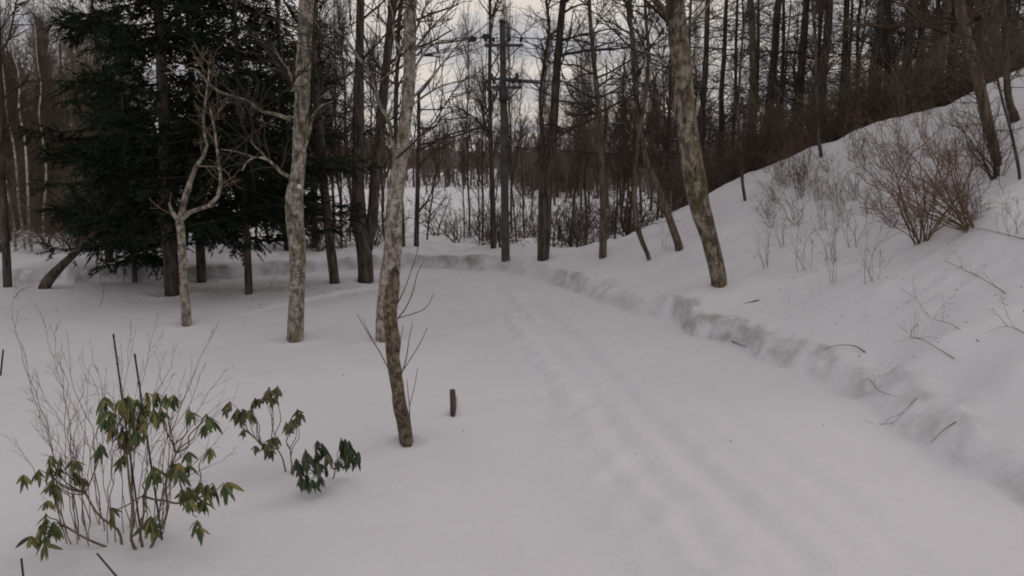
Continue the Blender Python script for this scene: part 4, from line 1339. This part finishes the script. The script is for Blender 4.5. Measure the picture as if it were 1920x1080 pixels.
rhododendron('thin rhododendron with sparse brownish leaf whorls leaning left', (548, 890),
    [(505, 725, 0), (498, 735, 0), (520, 722, 0), (508, 742, 0), (478, 745, 1), (472, 755, 1), (430, 752, 1), (445, 765, 1), (455, 768, 1), (440, 775, 1), (452, 782, 1), (558, 765, 2), (563, 772, 2), (545, 785, 2), (536, 790, 2), (508, 822, 0), (495, 828, 1), (520, 818, 0), (502, 838, 1), (475, 775, 1, 5)],
    302, LEAF_DULL, .0065, (.085, .12), hubs=[(520, 842, None), (490, 835, 0), (545, 858, None)], n_leaf=(6, 9), droop=(25, 75))
rhododendron('low dark rhododendron with leaves hanging straight down', (622, 905),
    [(555, 860, 0), (563, 870, 0), (575, 885, 0), (572, 840, 0, 6), (578, 850, 0, 6), (604, 830, 1), (610, 840, 1), (612, 850, 1), (640, 820, 1), (642, 835, 1), (655, 825, 1), (658, 840, 1), (668, 850, 1), (650, 855, 1), (632, 860, 1, 6), (595, 862, 0, 6), (585, 895, 0, 6)],
    303, LEAF_DARK, .006, (.10, .145), hubs=[(592, 885, None), (628, 880, None)], n_leaf=(9, 13), droop=(45, 82))

# leafless shrub growing through the large rhododendron
rng = np.random.default_rng(61)
B = ground(205, 1005)
root = thing('leafless_shrub', B, 'leafless fine-twigged shrub growing through the large rhododendron', 'shrub')
STEMS = [(20, 590), (45, 640), (75, 580), (95, 610), (128, 620), (150, 665), (178, 655), (165, 700), (200, 690), (225, 640), (245, 600), (300, 585), (335, 640), (345, 690), (405, 600), (385, 680), (425, 690), (440, 745), (60, 700), (100, 700), (55, 790), (80, 800), (120, 740), (145, 720), (320, 720), (365, 700), (410, 760), (300, 690), (30, 820), (90, 850), (450, 850), (430, 800), (188, 720), (215, 720), (270, 690), (110, 660)]
for k, (px, py) in enumerate(STEMS):
    Y = B[1] + rng.uniform(-.45, .45)
    p = at_y(px + rng.normal(0, 5), py, Y)
    o = B + np.array([(px - 205) / 400 * .55 + rng.normal(0, .08), (Y - B[1]) * .5, 0]); o[2] = hz(o[0], o[1]) - .06
    mid = o + (p - o) * .5 + np.array([(o[0] - p[0]) * .22, 0, .05])
    C = catmull(np.stack([o, o + (mid - o) * .5 + rng.normal(0, .02, 3), mid, mid + (p - mid) * .5 + rng.normal(0, .025, 3), p]), 16)
    C[1:-1] += rng.normal(0, .008, (14, 3))
    R = np.linspace(rng.uniform(.0035, .0058), .0012, 16)
    g = Geo().tubes((C - B)[None], R[None], 5)
    p2, r2 = grow((C - B)[None], R[None], 7, rng, .3, 1, (.12, .36), (18, 45), .12, 6, .12, .6, .0013, .0022, .04)
    g.tubes(p2, r2, 4)
    p3, r3 = grow(p2, r2, 10, rng, .2, 1, (.05, .16), (18, 45), .05, 4, .12, .7, .0013, .002, .03)
    g.tubes(p3, r3, 3)
    link('stem', g.mesh('stem', TWIG_TAN if k % 3 else STEM), root)

# garden stakes
def stake(top_px, low_px, label, mat, Y=None, r=.0075, base=None):
    b = ground(*low_px) if base is None else base
    t3 = at_y(top_px[0], top_px[1], b[1] if Y is None else Y)
    t = thing('garden_stake', b, label, 'stake')
    g = Geo()
    d = t3 - b
    n = 7
    g.rod(-d * .1, d, r, r * .95, 10)
    link('shaft', g.mesh('shaft', mat, True), t)
    g = Geo()
    for k in range(1, n):
        g.rod(d * (k / n - .004), d * (k / n + .004), r * 1.22, None, 10)
    link('ridge', g.mesh('ridge', mat, True), t)
    g = Geo().rod(d * .997, d * 1.012, r * 1.2, r * .7, 10)
    link('end_cap', g.mesh('end_cap', mat), t)


stake((213, 630), (262, 985), 'taller dark garden stake rising out of the large rhododendron', STAKE_DARK)
stake((253, 667), (304, 1012), 'slanting dark garden stake through the right half of the large rhododendron', STAKE_DARK)
stake((6, 656), (1, 704), 'dark garden stake standing alone in open snow far from the shrubs', STAKE_DARK, r=.012)
stake((40, 1048), (47, 1110), 'dark stake tip poking from snow before the rhododendron', STAKE_DARK)
stake((182, 1038), (222, 1085), 'tilted green stake poking from snow before the rhododendron', STAKE_GREEN)

# short wooden post with drifted snow
B = ground(850, 778)
root = thing('wooden_post', B, 'short weathered wooden post stump with snow drifted against it', 'post')
k = depth(B) / F_PX
g = Geo()
hgt = 50 * k
zz = np.array([-.15, 0, .3 * hgt, .7 * hgt, hgt * .97, hgt])
P = np.c_[np.array([0, 0, 0, -.004, -.008, -.01]), np.zeros(6), zz]
R = np.array([.04, .04, .039, .037, .033, .002])
P2, R2 = P, R
g.tubes(P2[None], R2[None], 10)
link('shaft', g.mesh('shaft', WOOD_POST), root)
g = Geo()
zz = np.linspace(-.06, hgt * .72, 9)
rr = np.array([.085, .075, .062, .052, .045, .038, .030, .018, .002])
g.tubes(np.c_[.052 + np.zeros(9) - .012 * np.linspace(0, 1, 9), .03 + np.zeros(9), zz][None], knobby(np.c_[zz * 0, zz * 0, zz], rr, 14, np.random.default_rng(3), .12)[None], 14)
link('snow_cap', g.mesh('snow_cap', SNOW), root)

# snow lodged in the fork of the mottled tree
B = ground(553, 637)
root = thing('snow_clump', at_y(555, 362, B[1]), 'small clump of snow lodged on the mottled pale trunk', 'snow', None)
for dx, dy, r in ((-9, -3, .036), (-7, 5, .028), (6, -12, .030)):
    p = at_y(555 + dx, 362 + dy, B[1] - .11) - np.array(root.location)
    zz = np.linspace(-1, 1, 9)
    Rz = r * np.sqrt(np.maximum(1 - zz ** 2, .003))
    Pz = np.c_[np.full(9, p[0]), np.full(9, p[1]), p[2] + zz * r * 1.5]
    link('lump', Geo().tubes(Pz[None], knobby(Pz, Rz, 10, rng, .55)[None], 10).mesh('lump', SNOW), root)

# ------------------------------------------------------------------ utility pole and its wires
B = ground(948, 488)
k = depth(B) / F_PX
TOP = at_y(942, 42, B[1])
pole = thing('utility_pole', B, 'grey utility pole with two crossarms beside the snowy bend', 'utility pole')
d = TOP - B
tt = np.linspace(-.08, 1, 12)
link('shaft', Geo().tubes((tt[:, None] * d[None])[None], np.linspace(.118, .074, 12)[None], 14).mesh('shaft', CONCRETE), pole)
link('pole_cap', Geo().rod(d * .999, d * 1.012, .096, .05, 12).mesh('pole_cap', PORCELAIN), pole)


def loc_px(px, py, dy=0.0):
    return at_y(px, py, B[1] + dy) - B


def arm(py, x0, x1, dy, th=.07):
    a, b = loc_px(x0, py, dy), loc_px(x1, py, dy)
    c = (a + b) / 2
    o = link('crossarm', Geo().box(c, (abs(b[0] - a[0]), .07, th)).mesh('crossarm', STEEL, False), pole)
    return a, b, c


ins_top = []
for py, x0, x1, pins in ((85, 908, 981, (911, 925, 955, 977)), (164, 908, 979, (912, 926, 962, 975))):
    a, b, c = arm(py, x0, x1, -.12)
    for s in (-1, 1):
        e_ = c + np.array([s * .42, 0, -.03]); f_ = np.array([d[0] * (c[2] / d[2]), -.10, c[2] - .42])
        link('brace', Geo().rod(e_, f_, .014).mesh('brace', STEEL), pole)
    for q in pins:
        p = loc_px(q, py, -.12)
        g = Geo().rod(p + [0, 0, .03], p + [0, 0, .10], .012).rod(p + [0, 0, .10], p + [0, 0, .13], .045, .05, 10).rod(p + [0, 0, .135], p + [0, 0, .17], .04, .045, 10).rod(p + [0, 0, .175], p + [0, 0, .21], .032, .024, 10)
        link('insulator', g.mesh('insulator', PORCELAIN), pole)
        ins_top.append(p + np.array([0, 0, .2]) + B)
p = loc_px(945, 148, -.13)
link('bracket', Geo().box(p + [-.02, 0, 0], (.78, .06, .06)).box(p + [.33, 0, .09], (.10, .09, .12)).box(p + [-.33, 0, .08], (.10, .09, .10)).mesh('bracket', STEEL, False), pole)
p0 = loc_px(944, 176, -.04)
g = Geo().rod(p0 + [0, -.04, -.16], p0 + [0, -.04, .13], .125, .12, 14)
g.rod(p0 + [0, -.04, .13], p0 + [0, -.04, .17], .11, .06, 14)
link('equipment_case', g.mesh('equipment_case', STEEL), pole)
link('side_arm', Geo().rod(loc_px(950, 151, .05), loc_px(1011, 155, .9), .035).mesh('side_arm', STEEL), pole)
for s in range(9):
    f_ = .32 + s * .05
    c = d * f_
    sd = 1 if s % 2 else -1
    link('step_bolt', Geo().rod(c, c + np.array([sd * .22, -.02, 0]), .009).mesh('step_bolt', STEEL), pole)
# wires
def wire(a, b, label, sag=.4, r=.008, group='overhead wires'):
    a, b = np.asarray(a, float), np.asarray(b, float)
    t = np.linspace(0, 1, 24)[:, None]
    P = a * (1 - t) + b * t
    P[:, 2] -= sag * 4 * (t * (1 - t))[:, 0]
    o = link('overhead_wire', Geo().tubes((P - a)[None], np.full((1, 24), r), 5).mesh('overhead_wire', WIRE), None, a)
    tag(o, label, 'wire', group)


for q in ins_top[2:4]:
    wire(q, q + np.array([32, 7.5, .6]), 'overhead wire running from the upper crossarm into the wood')
for q in ins_top[6:8]:
    wire(q, q + np.array([32, 7.5, .6]), 'overhead wire running from the lower crossarm into the wood')
a = B + loc_px(941, 62, -.1)
b = at_y(600, 80, B[1] + 6)
wire(a, b, 'overhead wire running from the pole top towards the dark trunks', .25, .009, None)
a2 = B + loc_px(940, 74, -.1)
wire(a2, at_y(560, 120, B[1] + 8), 'lower slack wire leaving the pole top', .5, .008, None)
for f_, nm in ((.135, 'first'), (.068, 'second')):
    t = f_
    p = a * (1 - t) + b * t; p[2] -= .25 * 4 * t * (1 - t)
    u = (b - a) / np.linalg.norm(b - a)
    root = thing('strain_insulator', p, 'black strain insulator on the wire ' + ('farther from' if nm == 'first' else 'close to') + ' the pole top', 'insulator')
    g = Geo()
    for j in range(4):
        g.rod(u * (-.12 + .07 * j), u * (-.12 + .07 * j + .03), .075, .045, 10)
    link('disc', g.mesh('disc', PORCELAIN), root)
    link('pin', Geo().rod(-u * .17, u * .19, .018).mesh('pin', STEEL), root)
wire(B + loc_px(947, 275, -.1), B + loc_px(947, 275, 0) + np.array([28, 5, -.1]), 'low communication cable at mid height of the pole', .5, .012, None)

# ------------------------------------------------------------------ fallen branches and debris
def fallen(pts, label, r=.012, seed=0, sub=6, mat=TWIG_TAN, lift=.03, name='fallen_branch'):
    rng = np.random.default_rng(seed)
    P = np.array([ground(a, b) for a, b in pts])
    P[:, 2] += lift * np.sin(np.linspace(0.25, 2.6, len(P)))
    Bq = P[0].copy()
    r = r * .72
    Q, R = resample(P - Bq, np.linspace(r, r * .3, len(P)), 14)
    o = link(name, None, None, Bq)
    tag(o, label, 'branch')
    link('branch', Geo().tubes(Q[None], knobby(Q, R, 6, rng, .1)[None], 6).mesh('branch', mat), o)
    if sub:
        g = Geo()
        p2, r2 = grow(Q[None], R[None], sub, rng, .2, 1, (.25, .6), (25, 60), .12, 6, .15, .6, .0025, .005, .05)
        g.tubes(p2, r2, 4)
        p2, r2 = grow(p2, r2, sub * 2, rng, .2, 1, (.1, .3), (25, 60), .1, 4, .15, .6, .002, .004, .05)
        g.tubes(p2, r2, 3)
        link('twig', g.mesh('twig', mat), o)


fallen([(1925, 590), (1880, 550), (1830, 520), (1770, 490)], 'dark branch lying up the slope at the far right of the bank', .010, 1, 6)
fallen([(1835, 642), (1790, 618), (1740, 600), (1715, 560), (1710, 520)], 'curved thin branch half sunk in the lower slope', .006, 2, 6, lift=.06)
fallen([(1790, 676), (1740, 655), (1705, 640)], 'short twiggy branch in the snow just above the cut bank', .007, 3, 8, lift=.08)
fallen([(1925, 450), (1850, 435), (1800, 424)], 'thin branch pointing out from the sprawling bush', .008, 4, 4)
fallen([(1925, 628), (1880, 622), (1845, 630)], 'thin bent branch low on the slope near the curved branch', .006, 5, 3, lift=.06)
fallen([(1622, 662), (1600, 655), (1570, 655), (1540, 660)], 'arched pale stick above the cut bank', .012, 6, 0, TWIG_TAN, .06)
fallen([(1422, 563), (1395, 569), (1365, 575), (1330, 579)], 'half buried dark log downhill of the mossy birch', .03, 7, 0, TWIG_BROWN, -.015, 'buried_log')
fallen([(1718, 748), (1700, 770), (1670, 800)], 'short stick leaning out of the cut bank', .006, 8, 2)
fallen([(1792, 792), (1770, 810), (1745, 832)], 'dark root sticking out of the cut bank', .007, 9, 1, TWIG_BROWN)
fallen([(1632, 715), (1650, 738), (1690, 748)], 'bent root along the top of the cut bank', .006, 10, 1)
fallen([(1372, 640), (1384, 648), (1400, 652)], 'small dark root end showing in the cut bank', .012, 11, 0, TWIG_DARK)
fallen([(25, 562), (40, 552), (60, 541)], 'small dark stick in the snow near the slanting trunk', .012, 12, 1, TWIG_DARK, .1)

# ------------------------------------------------------------------ needles, bark scraps and twig ends lying on the snow
rng = np.random.default_rng(91)
LX = np.r_[rng.normal(-6.3, 2.0, 520), rng.uniform(4.2, 9.5, 420), rng.uniform(-9, 0, 160), rng.uniform(-6, 4, 45)]
LY = np.r_[rng.normal(18.6, 1.1, 520), rng.uniform(10, 22, 420), rng.uniform(20.5, 25, 160), rng.uniform(7, 20, 45)]
LZ = height(LX, LY) + .004
la = rng.uniform(0, 6.28, len(LX)); ll = rng.uniform(.012, .05, len(LX)) * np.where(np.arange(len(LX)) < 940, 1, .7)
LP = np.stack([np.c_[LX, LY, LZ], np.c_[LX + np.cos(la) * ll * .5, LY + np.sin(la) * ll * .5, LZ + .006], np.c_[LX + np.cos(la) * ll, LY + np.sin(la) * ll, LZ + .002]], 1)
g = Geo().tubes(LP, rng.uniform(.002, .006, len(LX))[:, None] * np.array([[.6, 1, .4]]), 4)
tag(link('snow_litter', g.mesh('snow_litter', TWIG_BROWN)), 'needles and bark scraps scattered over the snow', 'litter', kind='stuff')

# ------------------------------------------------------------------ far house past the field
hx0, hy0 = (815 - CX) / F_PX * 190, 190.0
root = thing('distant_house', (hx0, hy0, 0.2), 'tiny tan house with reddish roof among the far trees', 'house')
link('wall', Geo().box((0, 0, 1.5), (4.2, 4, 3.0)).mesh('wall', HOUSE_WALL, False), root)
V_ = [(-2.4, -2.4, 2.98), (2.4, -2.4, 2.98), (2.4, 2.4, 2.98), (-2.4, 2.4, 2.98), (-2.4, 0, 4.4), (2.4, 0, 4.4)]
link('roof', make_mesh('roof', V_, [(0, 1, 5, 4), (2, 3, 4, 5), (0, 3, 2, 1)], [(0, 4, 3), (1, 2, 5)], HOUSE_ROOF, False), root)
for s in (-1.1, 1.1):
    link('window', Geo().box((s, -2.03, 1.6), (1.1, .08, 1.2)).mesh('window', GLASS, False), root)
